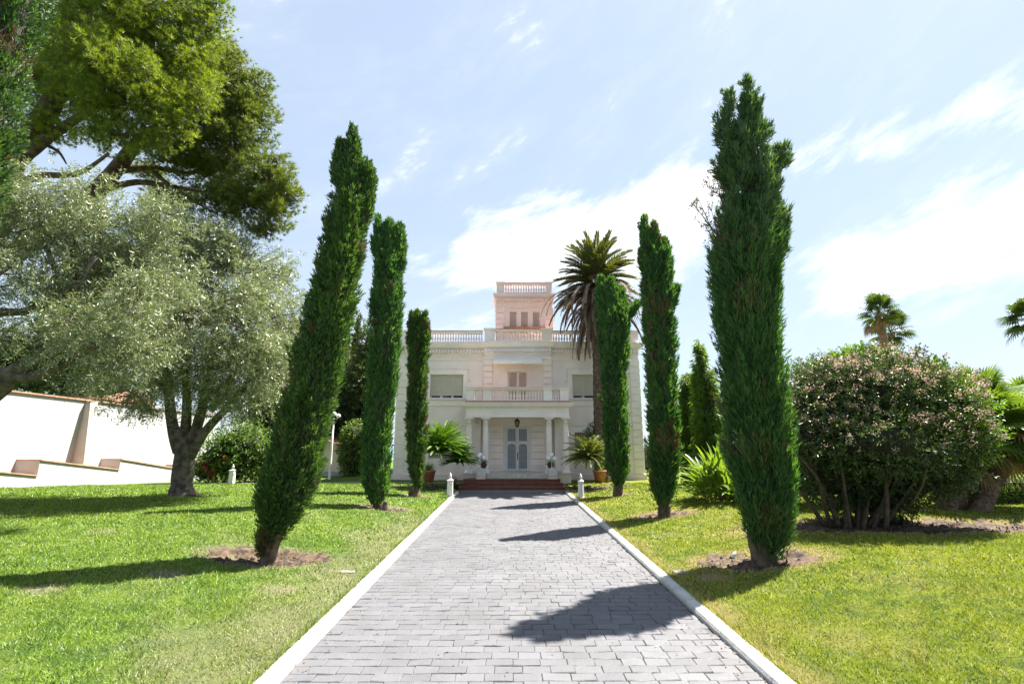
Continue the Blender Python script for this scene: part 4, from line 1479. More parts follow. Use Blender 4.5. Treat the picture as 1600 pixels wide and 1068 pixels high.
def cypress(label, Y, main, extra=(), trunk=None, n=900, per=40, slen=0.13, swid=0.032, mat='cyp', mat2=None, seed=0, group='tall clipped cypresses lining the drive',
            flare=0.3, clump_len=0.34, clump_r=0.085, depth=0.3, dead=0.03, base=None, n2=0, core_s=0.74, gap=0.0, name='cypress', drop=False, shrink=0.13, patch=0.0):
    rg = np.random.default_rng(seed)
    cm = sil(main, Y)
    cm[:, 2] = np.maximum(cm[:, 2] - shrink, 0.4 * cm[:, 2])
    if base is None:
        base = np.array([cm[0, 1], Y, 0.0]); base[2] = float(terrain(base[0], base[1])) - 0.03
    t = thing(name, label, 'cypress', base, group)
    p, d = column_sprays([(cm, 1.0)], n, per, slen, swid, rg, flare, clump_len, clump_r, depth, Y, gap)
    for e in extra if mat2 is None else ():
        ce = sil(e, Y)
        ce[:, 2] = np.maximum(ce[:, 2] - 0.055, 0.35 * ce[:, 2])
        area_m, area_e = np.trapz(cm[:, 2], cm[:, 0]), np.trapz(ce[:, 2], ce[:, 0])
        p2, d2 = column_sprays([(ce, 1.0)], int(n * area_e / area_m * 2.2) + 16, per, slen, swid, rg, flare * 0.55, clump_len * 0.75, clump_r * 0.5, depth, Y)
        p, d = np.concatenate([p, p2]), np.concatenate([d, d2])
    if drop:
        d = norm(d * (1, 1, -0.55) + rg.normal(0, 0.1, d.shape))
    m = len(p)
    isd = rg.random(m // per) < dead
    isd = np.repeat(isd, per)[:m]
    if patch:
        kx, kz = rg.uniform(0, 6, 2)
        f_ = np.sin(p[:len(isd), 0] * 4.1 + kx) + np.sin(p[:len(isd), 2] * 1.9 + p[:len(isd), 0] * 2.2 + kz) + 0.7 * np.sin(p[:len(isd), 2] * 5.3 + kx)
        isd |= (f_ > 1.75) & (rg.random(len(isd)) < patch)
    isd = np.concatenate([isd, np.zeros(m - len(isd), bool)])
    mb = MB(); kites(mb, p[~isd] - base, d[~isd], slen * rg.uniform(0.55, 1.25, (~isd).sum()), swid * rg.uniform(0.7, 1.3, (~isd).sum()), rg)
    mb.build('crown', M[mat], t)
    if isd.any():
        mb = MB(); kites(mb, p[isd] - base, d[isd], slen * 0.9, swid * 0.8, rg)
        o = mb.build('dead_sprays', M['dead'], t); o['label'] = 'brown dead sprays among the green'
    if mat2:
        p, d = column_sprays([(sil(e, Y) * (1, 1, .82), 1.0) for e in extra], n2, per, slen * 0.75, swid, rg, 0.55, clump_len * 0.5, clump_r * 0.85, 0.75, Y, 0.22)
        mb = MB(); kites(mb, p - base, d, slen * rg.uniform(0.5, 1.1, len(p)), swid * rg.uniform(0.8, 1.4, len(p)), rg)
        mb.build('crown_top', M[mat2], t)
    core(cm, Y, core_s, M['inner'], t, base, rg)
    for e in extra:
        ce = sil(e, Y)
        z = np.linspace(ce[0, 0], ce[-1, 0], 14)[:-1]
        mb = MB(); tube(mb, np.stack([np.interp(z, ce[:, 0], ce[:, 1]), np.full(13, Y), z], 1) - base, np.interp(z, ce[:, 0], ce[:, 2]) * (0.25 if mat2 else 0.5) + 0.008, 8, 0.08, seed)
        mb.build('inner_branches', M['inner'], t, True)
    if trunk:
        zt = float(terrain(base[0], base[1]))
        for k, (xb, rb, xt, zt2, rt_) in enumerate(trunk):
            mb = MB()
            pts = spline([(xb, Y, zt - 0.15), (xb + (xt - xb) * 0.3, Y, zt + 0.12), (xt, Y, zt + zt2)], 9)
            tube(mb, pts - base, np.linspace(rb * 1.25, rt_, 9), 10, 0.10, seed + k)
            mb.build('trunk', M['bark'], t, True)
    return t


# the six cypresses of the drive -----------------------------------------
# largest, right front
cypress('tallest cypress on the right of the drive, ragged thinning top above feathery green base', 8.12,
        [(322, 1150, 1186), (360, 1122, 1214), (410, 1106, 1224), (450, 1110, 1222), (600, 1124, 1233), (700, 1133, 1243), (760, 1142, 1252), (800, 1147, 1252), (830, 1157, 1248), (848, 1166, 1240), (862, 1176, 1228), (872, 1186, 1218)],
        extra=[[(129, 1160, 1168), (150, 1158, 1180), (175, 1156, 1186), (200, 1148, 1194), (230, 1134, 1206), (260, 1126, 1216), (300, 1122, 1224), (340, 1116, 1224), (400, 1108, 1222), (440, 1112, 1220)],
               [(143, 1135, 1141), (165, 1132, 1144), (200, 1128, 1148), (250, 1130, 1158), (290, 1138, 1166)],
               [(234, 1216, 1224), (250, 1208, 1232), (275, 1200, 1220)],
               [(318, 1222, 1226), (345, 1216, 1230), (375, 1213, 1229), (410, 1208, 1224)],
               [(188, 1120, 1130), (205, 1118, 1136), (230, 1126, 1150)],
               [(250, 1120, 1128), (268, 1120, 1142), (295, 1126, 1150)]],
        trunk=[(3.98, 0.11, 4.04, 0.55, 0.09), (4.10, 0.08, 4.22, 0.5, 0.06), (3.92, 0.07, 3.84, 0.5, 0.05)],
        n=2000, per=42, slen=0.135, swid=0.019, seed=1, flare=0.28, clump_len=0.55, clump_r=0.10, mat2='cyp_dark', n2=1150, dead=0.012, depth=0.26, patch=0.25, shrink=0.15)
# dead twiggy branches sticking out of its left shoulder
rg = np.random.default_rng(31)
big = [o for o in bpy.data.objects if o.name == 'cypress'][0]
bb = np.array(big.location)
mbw, mbl, mbd = MB(), [], []
for (x0, y0, x1, y1) in ((1140, 420, 1092, 312), (1136, 400, 1112, 330), (1130, 380, 1088, 325), (1142, 350, 1118, 268), (1145, 330, 1110, 295), (1134, 410, 1100, 350), (1146, 300, 1122, 250)):
    a = np.array(P(x0, y0, 8.1)); b = np.array(P(x1, y1, 8.0 + rg.uniform(-.1, .1)))
    c = spline([a, (a + b) / 2 + (0, 0, 0.02) + rg.normal(0, 0.04, 3), b], 8)
    tube(mbw, c - bb, np.linspace(0.014, 0.004, 8), 5)
    for k in range(14):
        i = rg.integers(2, 8)
        e = c[i] + norm((b - a)[None])[0] * rg.uniform(0.02, 0.16) + rg.normal(0, 0.06, 3)
        tube(mbw, np.array([c[i], e]) - bb, [0.005, 0.003], 4)
        for q in range(5):
            mbl.append(e + rg.normal(0, 0.022, 3)); mbd.append(rg.normal(0, 1, 3) + (0, 0, 0.6))
mbw.build('dead_branch', M['twig'], big)
mb = MB(); kites(mb, np.array(mbl) - bb, norm(np.array(mbd)), 0.05, 0.022, rg)
o = mb.build('dead_sprays', M['dead'], big); o['label'] = 'brown dead twigs on the left shoulder'

cypress('middle cypress right of the drive, dark brownish foot and spiky top', 12.98,
        [(395, 1002, 1046), (415, 998, 1052), (450, 997, 1055), (550, 1004, 1058), (650, 1008, 1063), (700, 1010, 1064), (750, 1012, 1064), (775, 1016, 1060), (788, 1022, 1052), (797, 1028, 1044)],
        extra=[[(344, 1004, 1010), (372, 1001, 1018), (410, 1000, 1024)], [(352, 1019, 1025), (380, 1014, 1032), (420, 1010, 1040)], [(378, 1034, 1042), (405, 1030, 1048), (440, 1026, 1052)], [(452, 1054, 1060), (462, 1050, 1060), (480, 1046, 1056)]],
        trunk=[(3.92, 0.10, 3.94, 0.35, 0.09), (4.06, 0.08, 4.10, 0.3, 0.06)], n=1000, per=34, slen=0.16, swid=0.034, seed=2, flare=0.3, clump_len=0.42, clump_r=0.10, dead=0.05, patch=0.6)
cypress('shortest cypress right of the drive in front of the date palm trunk', 17.61,
        [(486, 934, 978), (505, 931, 985), (520, 932, 986), (600, 938, 982), (700, 942, 985), (740, 945, 985), (752, 951, 981), (760, 960, 972)],
        extra=[[(436, 936, 944), (460, 932, 952), (490, 930, 960)], [(440, 950, 960), (465, 945, 970), (500, 940, 978)], [(455, 968, 974), (480, 960, 982), (510, 958, 985)], [(474, 992, 998), (482, 984, 996), (496, 978, 990)]],
        trunk=[(3.76, 0.12, 3.80, 0.42, 0.10), (3.90, 0.07, 3.97, 0.4, 0.06)], n=800, per=32, slen=0.17, swid=0.040, seed=3, flare=0.28, clump_len=0.45, clump_r=0.11, dead=0.0)
cypress('tall cypress leaning towards the house at the left front of the drive', 8.17,
        [(300, 524, 572), (325, 514, 580), (400, 497, 574), (500, 476, 556), (600, 449, 533), (650, 433, 523), (700, 416, 512), (750, 401, 500), (800, 393, 480), (830, 393, 456), (846, 396, 438), (858, 400, 430), (868, 406, 422)],
        extra=[[(204, 548, 554), (225, 543, 560), (260, 536, 568), (300, 530, 572)], [(222, 529, 537), (250, 523, 545), (290, 518, 556)], [(254, 571, 578), (280, 564, 582), (320, 556, 584)], [(274, 578, 585), (300, 568, 585), (340, 560, 583)]],
        trunk=[(-3.86, 0.085, -3.74, 0.6, 0.07), (-3.79, 0.06, -3.62, 0.7, 0.05)], base=np.array([-3.83, 8.17, 0.1]), n=1900, per=42, slen=0.095, swid=0.024, seed=4, mat='cyp_clump', flare=0.6, clump_len=0.34, clump_r=0.12, dead=0.03, depth=0.46, shrink=0.13, patch=0.6, gap=0.10)
cypress('straight cypress left of the drive between the leaning one and the house', 14.27,
        [(402, 586, 628), (425, 580, 633), (450, 579, 634), (550, 575, 630), (650, 567, 618), (700, 562, 614), (750, 562, 613), (772, 566, 610), (786, 576, 602), (792, 582, 598)],
        extra=[[(342, 588, 594), (365, 584, 602), (400, 580, 608)], [(348, 604, 613), (370, 600, 622), (410, 594, 626)], [(354, 620, 628), (375, 612, 633), (420, 608, 634)]],
        trunk=[(-3.62, 0.12, -3.62, 0.25, 0.10), (-3.5, 0.08, -3.46, 0.25, 0.06), (-3.74, 0.07, -3.78, 0.25, 0.06)], n=1000, per=34, slen=0.16, swid=0.034, seed=5, flare=0.26, clump_len=0.44, clump_r=0.10, dead=0.012)
cypress('short cypress nearest the left wing of the villa', 17.65,
        [(528, 640, 668), (550, 636, 672), (600, 634, 671), (700, 633, 667), (735, 635, 665), (755, 639, 663), (766, 642, 660)],
        extra=[[(490, 641, 647), (510, 638, 654), (540, 636, 660)], [(489, 650, 656), (510, 646, 664), (540, 642, 668)], [(490, 661, 667), (512, 656, 671), (540, 650, 672)]],
        trunk=[(-3.3, 0.20, -3.3, 0.4, 0.18)], n=620, per=30, slen=0.15, swid=0.038, seed=6, mat='cyp_clump', flare=0.45, clump_len=0.32, clump_r=0.10, dead=0.05, patch=0.6)
# foreground left edge
cypress('foreground cypress cut off by the left edge of the photo', 6.6,
        [(-330, -20, 60), (-200, -50, 100), (0, -75, 84), (60, -80, 60), (120, -90, 54), (200, -110, 40), (240, -125, 20), (300, -150, 4), (500, -210, -70), (700, -270, -120), (860, -300, -190)],
        base=np.array([-9.2, 6.6, 0.3]), trunk=[(-9.2, 0.16, -9.0, 0.8, 0.12)], n=2300, per=44, slen=0.085, swid=0.024, seed=7, mat='cyp_clump', group=None, flare=0.6, clump_len=0.28, clump_r=0.11, dead=0.05, depth=0.34, core_s=0.6, shrink=0.28, patch=0.6)

# cypresses further back
cypress('slim dark cypress rising behind the garden house', 31.0,
        [(487, 557, 560), (510, 552, 564), (540, 550, 568), (600, 546, 572), (700, 540, 578), (740, 540, 578)], n=420, per=24, slen=0.26, swid=0.075, seed=8, mat='darktree', group=None, flare=0.5, clump_len=0.5, clump_r=0.2, dead=0.05)
cypress('broad dark conifer behind the leaning cypress', 30.0,
        [(520, 536, 542), (550, 520, 552), (600, 506, 560), (680, 498, 556), (735, 500, 552)], n=460, per=24, slen=0.3, swid=0.09, seed=9, mat='darktree', group=None, flare=0.8, clump_len=0.6, clump_r=0.28, dead=0.02, name='conifer')
cypress('feathery yellow-green cypress between the two tall cypresses on the right', 19.5,
        [(528, 1090, 1092), (560, 1087, 1102), (600, 1085, 1116), (650, 1086, 1130), (700, 1088, 1135), (728, 1092, 1134)], n=520, per=28, slen=0.24, swid=0.045, seed=10, mat='cyp_light', group=None, flare=0.5, clump_len=0.6, clump_r=0.16, dead=0.0, drop=True)
cypress('shorter yellow-green cypress half hidden behind the middle right cypress', 21.5,
        [(583, 1070, 1082), (600, 1062, 1089), (650, 1060, 1092), (700, 1062, 1096), (730, 1064, 1096)], n=420, per=26, slen=0.24, swid=0.045, seed=11, mat='cyp_light', group=None, flare=0.5, clump_len=0.55, clump_r=0.16, dead=0.0, drop=True)


# ---- broad crowns --------------------------------------------------------
def blob_points(blobs, n, rg, shell=0.45, up=0.0, bunch=0, spread=0.2):
    """points through the outer shells of ellipsoids (centre, radii); also the outward direction"""
    if bunch:
        p, d, k = blob_points(blobs, n // bunch, rg, shell, up)
        p = np.repeat(p, bunch, 0); d = np.repeat(d, bunch, 0)
        return p + rg.normal(0, spread, p.shape), norm(d + rg.normal(0, 0.35, d.shape)), np.repeat(k, bunch)
    w = np.array([b[1][0] * b[1][2] for b in blobs]); w = w / w.sum()
    k = rg.choice(len(blobs), n, p=w)
    c = np.array([b[0] for b in blobs])[k]; r = np.array([b[1] for b in blobs])[k]
    u = ball_dirs(rg, n)
    if up:
        u = norm(u + (0, 0, up))
    s = 1 - shell * rg.random(n) ** 1.4
    lump = 1 + 0.13 * np.sin(u[:, 0] * 6 + k * 1.7) * np.cos(u[:, 2] * 7 + k) + 0.08 * np.sin(u[:, 1] * 11 + u[:, 2] * 9 + k)
    return c + u * r * (s * lump)[:, None], norm(u / r), k


def pxblob(px_, py_, Y, rpx, rpy=None, dep=0.8):
    c = P(px_, py_, Y)
    m = (P(px_ + 10, py_, Y) - c).length / 10
    rpy = rpy or rpx
    return (np.array(c), np.array([rpx * m, (rpx + rpy) / 2 * m * dep, rpy * m]))


def sprigs(p, d, n_leaf, sprig_len, leaf_len, leaf_w, rg, droop=0.25, spread=0.9):
    """leafy twigs: leaves in pairs along a drooping stem"""
    n = len(p)
    s = np.tile((np.arange(n_leaf) + 0.5) / n_leaf, (n, 1))
    stem = d[:, None] * (s * sprig_len)[..., None] * rg.uniform(0.6, 1.3, (n, 1, 1))
    stem[..., 2] -= droop * sprig_len * s ** 2 * rg.uniform(0.2, 1.8, (n, 1))
    q = p[:, None] + stem + rg.normal(0, 0.006, (n, n_leaf, 3))
    side = norm(np.cross(d, rg.normal(0, 1, (n, 3))))[:, None] * np.where(np.arange(n_leaf) % 2, 1, -1)[None, :, None]
    dd = norm(d[:, None] * 0.8 + side * spread + rg.normal(0, 0.35, (n, n_leaf, 3)) - np.array([0, 0, 0.15]))
    m = n * n_leaf
    return q.reshape(m, 3), dd.reshape(m, 3), leaf_len * rg.uniform(0.65, 1.25, m), leaf_w * rg.uniform(0.75, 1.25, m)


def limb(parent, pts, r0, r1, mat, base, seed, name='limb', n=14, rough=0.12, seg=9):
    mb = MB()
    tube(mb, spline([np.array(p) for p in pts], n) - base, np.linspace(r0, r1, n) , seg, rough, seed)
    return mb.build(name, mat, parent, True)


# olive tree with the gnarled trunk
rg = np.random.default_rng(41)
ob = np.array([-9.85, 15.3, float(terrain(-9.85, 15.3)) - 0.03])
olive = thing('olive_tree', 'silver-green olive tree with gnarled forked trunk on the left lawn', 'olive tree', ob)
OY = 15.3
mb = MB()
tp = np.array([P(285, 778, OY), P(284, 758, OY), P(288, 728, OY), P(290, 700, OY), P(284, 668, OY)])
tube(mb, spline(tp, 16) - ob, np.interp(np.linspace(0, 1, 16), [0, 0.08, 0.25, 0.55, 0.75, 1], [0.46, 0.33, 0.255, 0.255, 0.25, 0.18]), 22, 0.11, 3)
mb.build('trunk', M['bark_olive'], olive, True)
for k, (pts, r0_, r1_) in enumerate((
        ([(280, 705), (268, 660), (262, 600), (250, 520), (235, 440)], 0.19, 0.08),
        ([(292, 705), (306, 665), (318, 620), (330, 540), (350, 450)], 0.17, 0.07),
        ([(296, 715), (322, 672), (352, 640), (392, 590), (420, 520)], 0.16, 0.06),
        ([(286, 690), (292, 640), (290, 590), (292, 520), (300, 420)], 0.13, 0.06),
        ([(262, 610), (230, 560), (190, 520), (160, 470)], 0.10, 0.05),
        ([(330, 640), (352, 610), (372, 560), (390, 500)], 0.12, 0.05))):
    limb(olive, [np.array(P(a, b, OY + (0.4 * math.sin(k * 2.1) * i / 3))) for i, (a, b) in enumerate(pts)], r0_, r1_, M['bark_olive'], ob, 60 + k, rough=0.14, seg=11)
blobs = [pxblob(*a) for a in ((300, 430, OY, 105, 95), (230, 400, OY - .5, 85, 80), (370, 430, OY, 85, 75), (410, 500, OY, 62, 80), (340, 500, OY - 1.6, 90, 90), (250, 500, OY - 1.4, 100, 90),
                                (180, 480, OY, 85, 85), (300, 575, OY - 1.2, 90, 55), (210, 570, OY - .6, 75, 60), (385, 580, OY - .6, 62, 62), (300, 365, OY + .5, 75, 45), (430, 450, OY + 1, 35, 45), (425, 560, OY + 1.2, 45, 60),
                                (350, 620, OY - .2, 50, 36), (210, 615, OY - .4, 50, 30))]
p, d, k = blob_points(blobs, 14400, rg, 0.62, 0, 16, 0.17)
d = norm(d + rg.normal(0, 0.55, d.shape) + (0, 0, 0.15))
q, dd, L, w = sprigs(p, d, 11, 0.36, 0.115, 0.030, rg)
mb = MB(); kites(mb, q - ob, dd, L, w, rg); mb.build('crown', M['olive'], olive)
mb = MB()
for i in range(260):
    j = rg.integers(len(p)); kk = k[j]
    c = blobs[kk][0]
    a = c + (p[j] - c) * 0.25
    tube(mb, spline([a, (a + p[j]) / 2 + rg.normal(0, 0.12, 3), p[j]], 6) - ob, np.linspace(0.022, 0.006, 6), 4)
o = mb.build('twigs', M['twig'], olive); o['kind'] = 'stuff'

# second olive reaching in from the left edge
rg = np.random.default_rng(43)
NY = 9.2
nb = np.array([-12.6, NY, float(terrain(-12.6, NY)) - 0.03])
nol = thing('olive_tree', 'nearer olive tree reaching in from the left edge with crooked low branches', 'olive tree', nb)
limb(nol, [nb + (0, 0, -0.1), P(-130, 700, NY), P(-60, 650, NY), P(-8, 612, NY), P(30, 575, NY), P(90, 545, NY)], 0.28, 0.10, M['bark_olive'], nb, 5, 'trunk', 18, 0.13, 14)
for k, (pts, r0_, r1_) in enumerate((
        ([(-40, 590), (0, 582), (45, 592), (85, 575), (110, 560), (160, 530), (198, 490)], 0.12, 0.065),
        ([(-40, 500), (0, 487), (40, 486), (90, 462), (118, 448), (150, 400)], 0.10, 0.04),
        ([(90, 462), (85, 420), (70, 380), (60, 330)], 0.06, 0.03),
        ([(118, 450), (112, 410), (120, 360), (150, 310)], 0.05, 0.02),
        ([(-100, 640), (-70, 540), (-40, 430), (-10, 350)], 0.20, 0.06))):
    limb(nol, [P(a, b, NY - 0.3 * math.sin(k * 1.3) * i / 4) for i, (a, b) in enumerate(pts)], r0_, r1_, M['bark_olive'], nb, 90 + k, rough=0.14)
# sawn end of the low branch
e = np.array(P(199, 488, NY - 0.285)); mb = MB(); lathe(mb, [(0.001, 0.0), (0.06, 0.0), (0.066, -0.03)], 12)
o = mb.build('cut_end', M['stone'], nol); o.location = e - nb; o.rotation_euler = (1.2, 0.3, 0)
blobs = [pxblob(*a) for a in ((60, 350, NY, 95, 60), (150, 350, NY, 70, 60), (-40, 340, NY, 100, 80), (40, 430, NY - .6, 70, 50), (130, 420, NY + .3, 70, 60), (210, 400, NY + .4, 55, 60), (160, 500, NY + .8, 60, 40),
                                (250, 350, NY + .6, 45, 40), (-60, 450, NY - .4, 80, 70), (30, 300, NY, 60, 34), (120, 292, NY, 40, 26), (205, 560, NY + 1.0, 60, 40), (240, 460, NY + .8, 50, 50), (20, 525, NY + .4, 26, 22), (165, 520, NY - .7, 55, 36), (215, 470, NY - .6, 45, 45), (110, 500, NY - .6, 45, 30), (60, 545, NY - .5, 36, 18), (130, 585, NY + .2, 50, 24))]
p, d, k = blob_points(blobs, 8400, rg, 0.8, 0, 14, 0.11)
d = norm(d + rg.normal(0, 0.55, d.shape) + (0, 0, 0.1))
q, dd, L, w = sprigs(p, d, 11, 0.27, 0.085, 0.019, rg)
mb = MB(); kites(mb, q - nb, dd, L, w, rg); mb.build('crown', M['olive'], nol)
mb = MB()
for i in range(240):
    j = rg.integers(len(p)); c = blobs[k[j]][0]
    a = c + (p[j] - c) * 0.2
    tube(mb, spline([a, (a + p[j]) / 2 + rg.normal(0, 0.08, 3), p[j] + d[j] * 0.15], 6) - nb, np.linspace(0.014, 0.004, 6), 4)
o = mb.build('twigs', M['twig'], nol); o['kind'] = 'stuff'


def pine(label, base, Y, trunk_px, limbs, blob_px, n, per, mat, seed, nl=0.17, nw=0.012, shell=0.5):
    rg = np.random.default_rng(seed)
    base = np.array(base)
    t = thing('pine_tree', label, 'pine', base)
    pts = [base + (0, 0, -0.1)] + [np.array(P(a, b, Y)) for a, b in trunk_px]
    limb(t, pts, 0.42, 0.16, M['bark_pine'], base, seed, 'trunk', 22, 0.1, 12)
    for k, (lp, r0_, r1_) in enumerate(limbs):
        limb(t, [P(a, b, Y + 0.35 * math.sin(k * 1.9) * i) for i, (a, b) in enumerate(lp)], r0_, r1_, M['bark_pine'], base, seed + k, 'limb', 12, 0.1, 8)
    blobs = [pxblob(*((a + (Y + dy,)) + (r, r2))) for a, dy, r, r2 in [((b[0], b[1]), b[4], b[2], b[3]) for b in blob_px]]
    # tufts gather into branch-end clumps
    nc = n // 9
    cp, cd, k = blob_points(blobs, nc, rg, shell, 0.25)
    p = cp[:, None] + rg.normal(0, 0.13, (nc, 9, 3)) * (1, 1, 0.7)
    d = norm(cd[:, None] + (0, 0, 0.6) + rg.normal(0, 0.5, (nc, 9, 3)))
    p = p.reshape(-1, 3); d = d.reshape(-1, 3)
    m = len(p)
    q = np.repeat(p, per, 0); dd = norm(np.repeat(d, per, 0) + rg.normal(0, 0.62, (m * per, 3)))
    mb = MB(); spikes(mb, q - base, dd, nl * rg.uniform(0.7, 1.2, m * per), nw, rg); mb.build('crown', M[mat], t)
    mb = MB()
    for i in range(300):
        j = rg.integers(nc); c = blobs[k[j]][0]
        a = c + (cp[j] - c) * 0.1
        tube(mb, spline([a, (a + cp[j]) / 2 + rg.normal(0, 0.15, 3), cp[j]], 6) - base, np.linspace(0.032, 0.01, 6), 4)
    o = mb.build('twigs', M['bark_pine'], t); o['kind'] = 'stuff'
    return t


gz = lambda x, y: float(terrain(x, y)) - 0.03
pine('sunlit yellow-green pine towering over the upper left corner', (-14.6, 12.8, gz(-14.6, 12.8)), 12.8,
     [(-62, 600), (-34, 440), (4, 310), (26, 225), (66, 190), (100, 110), (140, 20), (170, -120)],
     [([(32, 250), (75, 215), (130, 180), (190, 150)], 0.17, 0.06), ([(60, 200), (100, 130), (170, 80), (240, 50)], 0.15, 0.05), ([(10, 300), (60, 275), (120, 272), (170, 240)], 0.13, 0.04),
      ([(100, 110), (180, 60), (260, 10), (310, -30)], 0.13, 0.05), ([(62, 222), (90, 236), (104, 256)], 0.06, 0.02)],
     [(150, 70, 100, 75, 0), (240, 60, 85, 70, 0), (110, 150, 90, 66, 0), (205, 160, 85, 62, -.6), (285, 110, 62, 60, 0), (70, 60, 75, 80, .5), (315, 40, 42, 46, 0), (110, -50, 130, 80, 0), (250, -50, 110, 70, 0),
      (175, 212, 60, 36, -.5), (75, 205, 46, 28, 0), (255, 195, 46, 40, -.3), (335, 5, 26, 22, 0), (40, 130, 50, 60, 0), (150, 110, 90, 60, -1.5), (300, 160, 36, 30, 0), (190, 20, 90, 60, -1)],
     24000, 20, 'pine', 101, 0.145, 0.0135, 0.75)
pine('darker pine behind the sunlit one with branches against the sky', (-18.3, 15.6, gz(-18.3, 15.6)), 15.6,
     [(-80, 600), (-40, 450), (40, 385), (139, 311), (180, 268), (215, 225), (265, 190), (330, 140)],
     [([(150, 300), (210, 285), (260, 290), (320, 300)], 0.14, 0.05), ([(180, 268), (240, 262), (300, 270), (370, 250)], 0.12, 0.04), ([(215, 225), (290, 220), (370, 190)], 0.14, 0.05), ([(240, 270), (280, 300), (330, 330)], 0.08, 0.03)],
     [(345, 130, 52, 46, 0), (385, 180, 44, 46, 0), (330, 190, 60, 52, 0), (370, 240, 62, 48, 0), (420, 280, 42, 42, 0), (330, 270, 55, 34, .5), (430, 330, 36, 34, 0), (275, 235, 46, 40, 0), (385, 320, 48, 34, 0), (345, 90, 34, 26, 0),
      (400, 130, 24, 22, 0), (445, 300, 24, 24, 0), (300, 150, 52, 44, 0), (350, 310, 40, 30, 0), (410, 360, 30, 16, 0), (265, 310, 36, 22, 1), (235, 275, 30, 18, 1)],
     14000, 18, 'pine_dark', 103, 0.17, 0.016, 0.7)


def leafy(name, label, cat, base, blobs, n, leaf_len, leaf_w, mat, seed, shell=0.5, nl=6, sprig=0.2, core_mat=None, stems=(), group=None, up=0.3, core_s=0.72, droop=0.15):
    rg = np.random.default_rng(seed)
    base = np.array(base, float)
    t = thing(name, label, cat, base, group)
    p, d, k = blob_points(blobs, n, rg, shell, 0)
    keep = p[:, 2] > terrain(p[:, 0], p[:, 1]) - 0.02
    p, d = p[keep], d[keep]
    d = norm(d + rg.normal(0, 0.5, d.shape) + (0, 0, up))
    q, dd, L, w = sprigs(p, d, nl, sprig, leaf_len, leaf_w, rg, droop)
    mb = MB(); kites(mb, q - base, dd, L, w, rg, 0.5); mb.build('crown', M[mat], t)
    if core_mat:
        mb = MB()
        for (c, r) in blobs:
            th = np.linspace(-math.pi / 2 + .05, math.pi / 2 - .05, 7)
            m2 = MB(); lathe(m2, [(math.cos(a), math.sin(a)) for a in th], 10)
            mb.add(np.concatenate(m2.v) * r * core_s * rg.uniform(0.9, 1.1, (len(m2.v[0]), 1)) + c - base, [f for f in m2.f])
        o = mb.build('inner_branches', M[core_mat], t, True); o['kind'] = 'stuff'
    for i, (pts, r0_, r1_) in enumerate(stems):
        limb(t, pts, r0_, r1_, M['twig'], base, seed + i, 'stem' if len(stems) > 1 else 'trunk', 10, 0.12, 7)
    return t, p, d


# dark trees filling the left background
for i, (lab, px_, Y, bl, nm) in enumerate((
        ('dark evergreen behind the white wall at the far left', 110, 30.0, [(100, 540, 60, 60), (60, 580, 60, 50), (140, 590, 60, 50), (100, 480, 40, 50), (20, 560, 50, 60), (170, 610, 50, 30)], 3400),
        ('dense dark tree between the olive and the leaning cypress', 450, 27.0, [(440, 560, 40, 60), (460, 640, 50, 50), (420, 640, 50, 50), (470, 540, 26, 44), (450, 700, 45, 36)], 3000),
        ('shaded dark tree beside the garden house', 555, 29.0, [(575, 600, 30, 60), (570, 680, 34, 50), (545, 640, 30, 44), (560, 720, 30, 24), (580, 540, 16, 40)], 2600))):
    g_ = P(px_, 745, Y)
    bs = [pxblob(a, b, Y, r, r2) for a, b, r, r2 in bl]
    base = (g_.x, Y, gz(g_.x, Y))
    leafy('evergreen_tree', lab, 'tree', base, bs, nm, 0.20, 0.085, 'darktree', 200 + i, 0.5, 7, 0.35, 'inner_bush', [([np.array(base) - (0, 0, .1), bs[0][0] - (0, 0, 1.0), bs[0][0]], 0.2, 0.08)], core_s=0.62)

# shrubs under the olive
g_ = P(345, 752, 23.0)
t, p, d = leafy('hibiscus_shrub', 'loose shrub with a few red flowers behind the olive trunk', 'shrub', (g_.x, 23, gz(g_.x, 23)),
                [pxblob(a, b, 23.0, r, r2) for a, b, r, r2 in ((340, 715, 36, 34), (390, 705, 34, 44), (320, 735, 24, 20), (370, 690, 36, 30), (415, 720, 26, 32), (365, 735, 40, 18))],
                2000, 0.14, 0.06, 'hedge', 210, 0.55, 6, 0.3, 'inner_bush', core_s=0.6)
rg = np.random.default_rng(3)
for (a, b) in ((316, 723), (333, 734), (329, 741), (352, 714), (322, 731)):
    c = np.array(P(a, b, 22.2))
    mb = MB(); kites(mb, rg.normal(0, 0.03, (16, 3)), ball_dirs(rg, 16), 0.10, 0.08, rg)
    o = mb.build('red_flower', M['redflower'], t); o.location = Vector(c) - Vector(t.location)
g_ = P(552, 745, 26.5)
leafy('clipped_bush', 'pale green rounded bush beside the garden house', 'bush', (g_.x, 26.5, gz(g_.x, 26.5)), [pxblob(552, 680, 26.5, 19, 22), pxblob(550, 700, 26.5, 20, 20), pxblob(548, 722, 26.5, 16, 22)], 900, 0.12, 0.055, 'hedge', 211, 0.35, 6, 0.18, 'inner_bush')

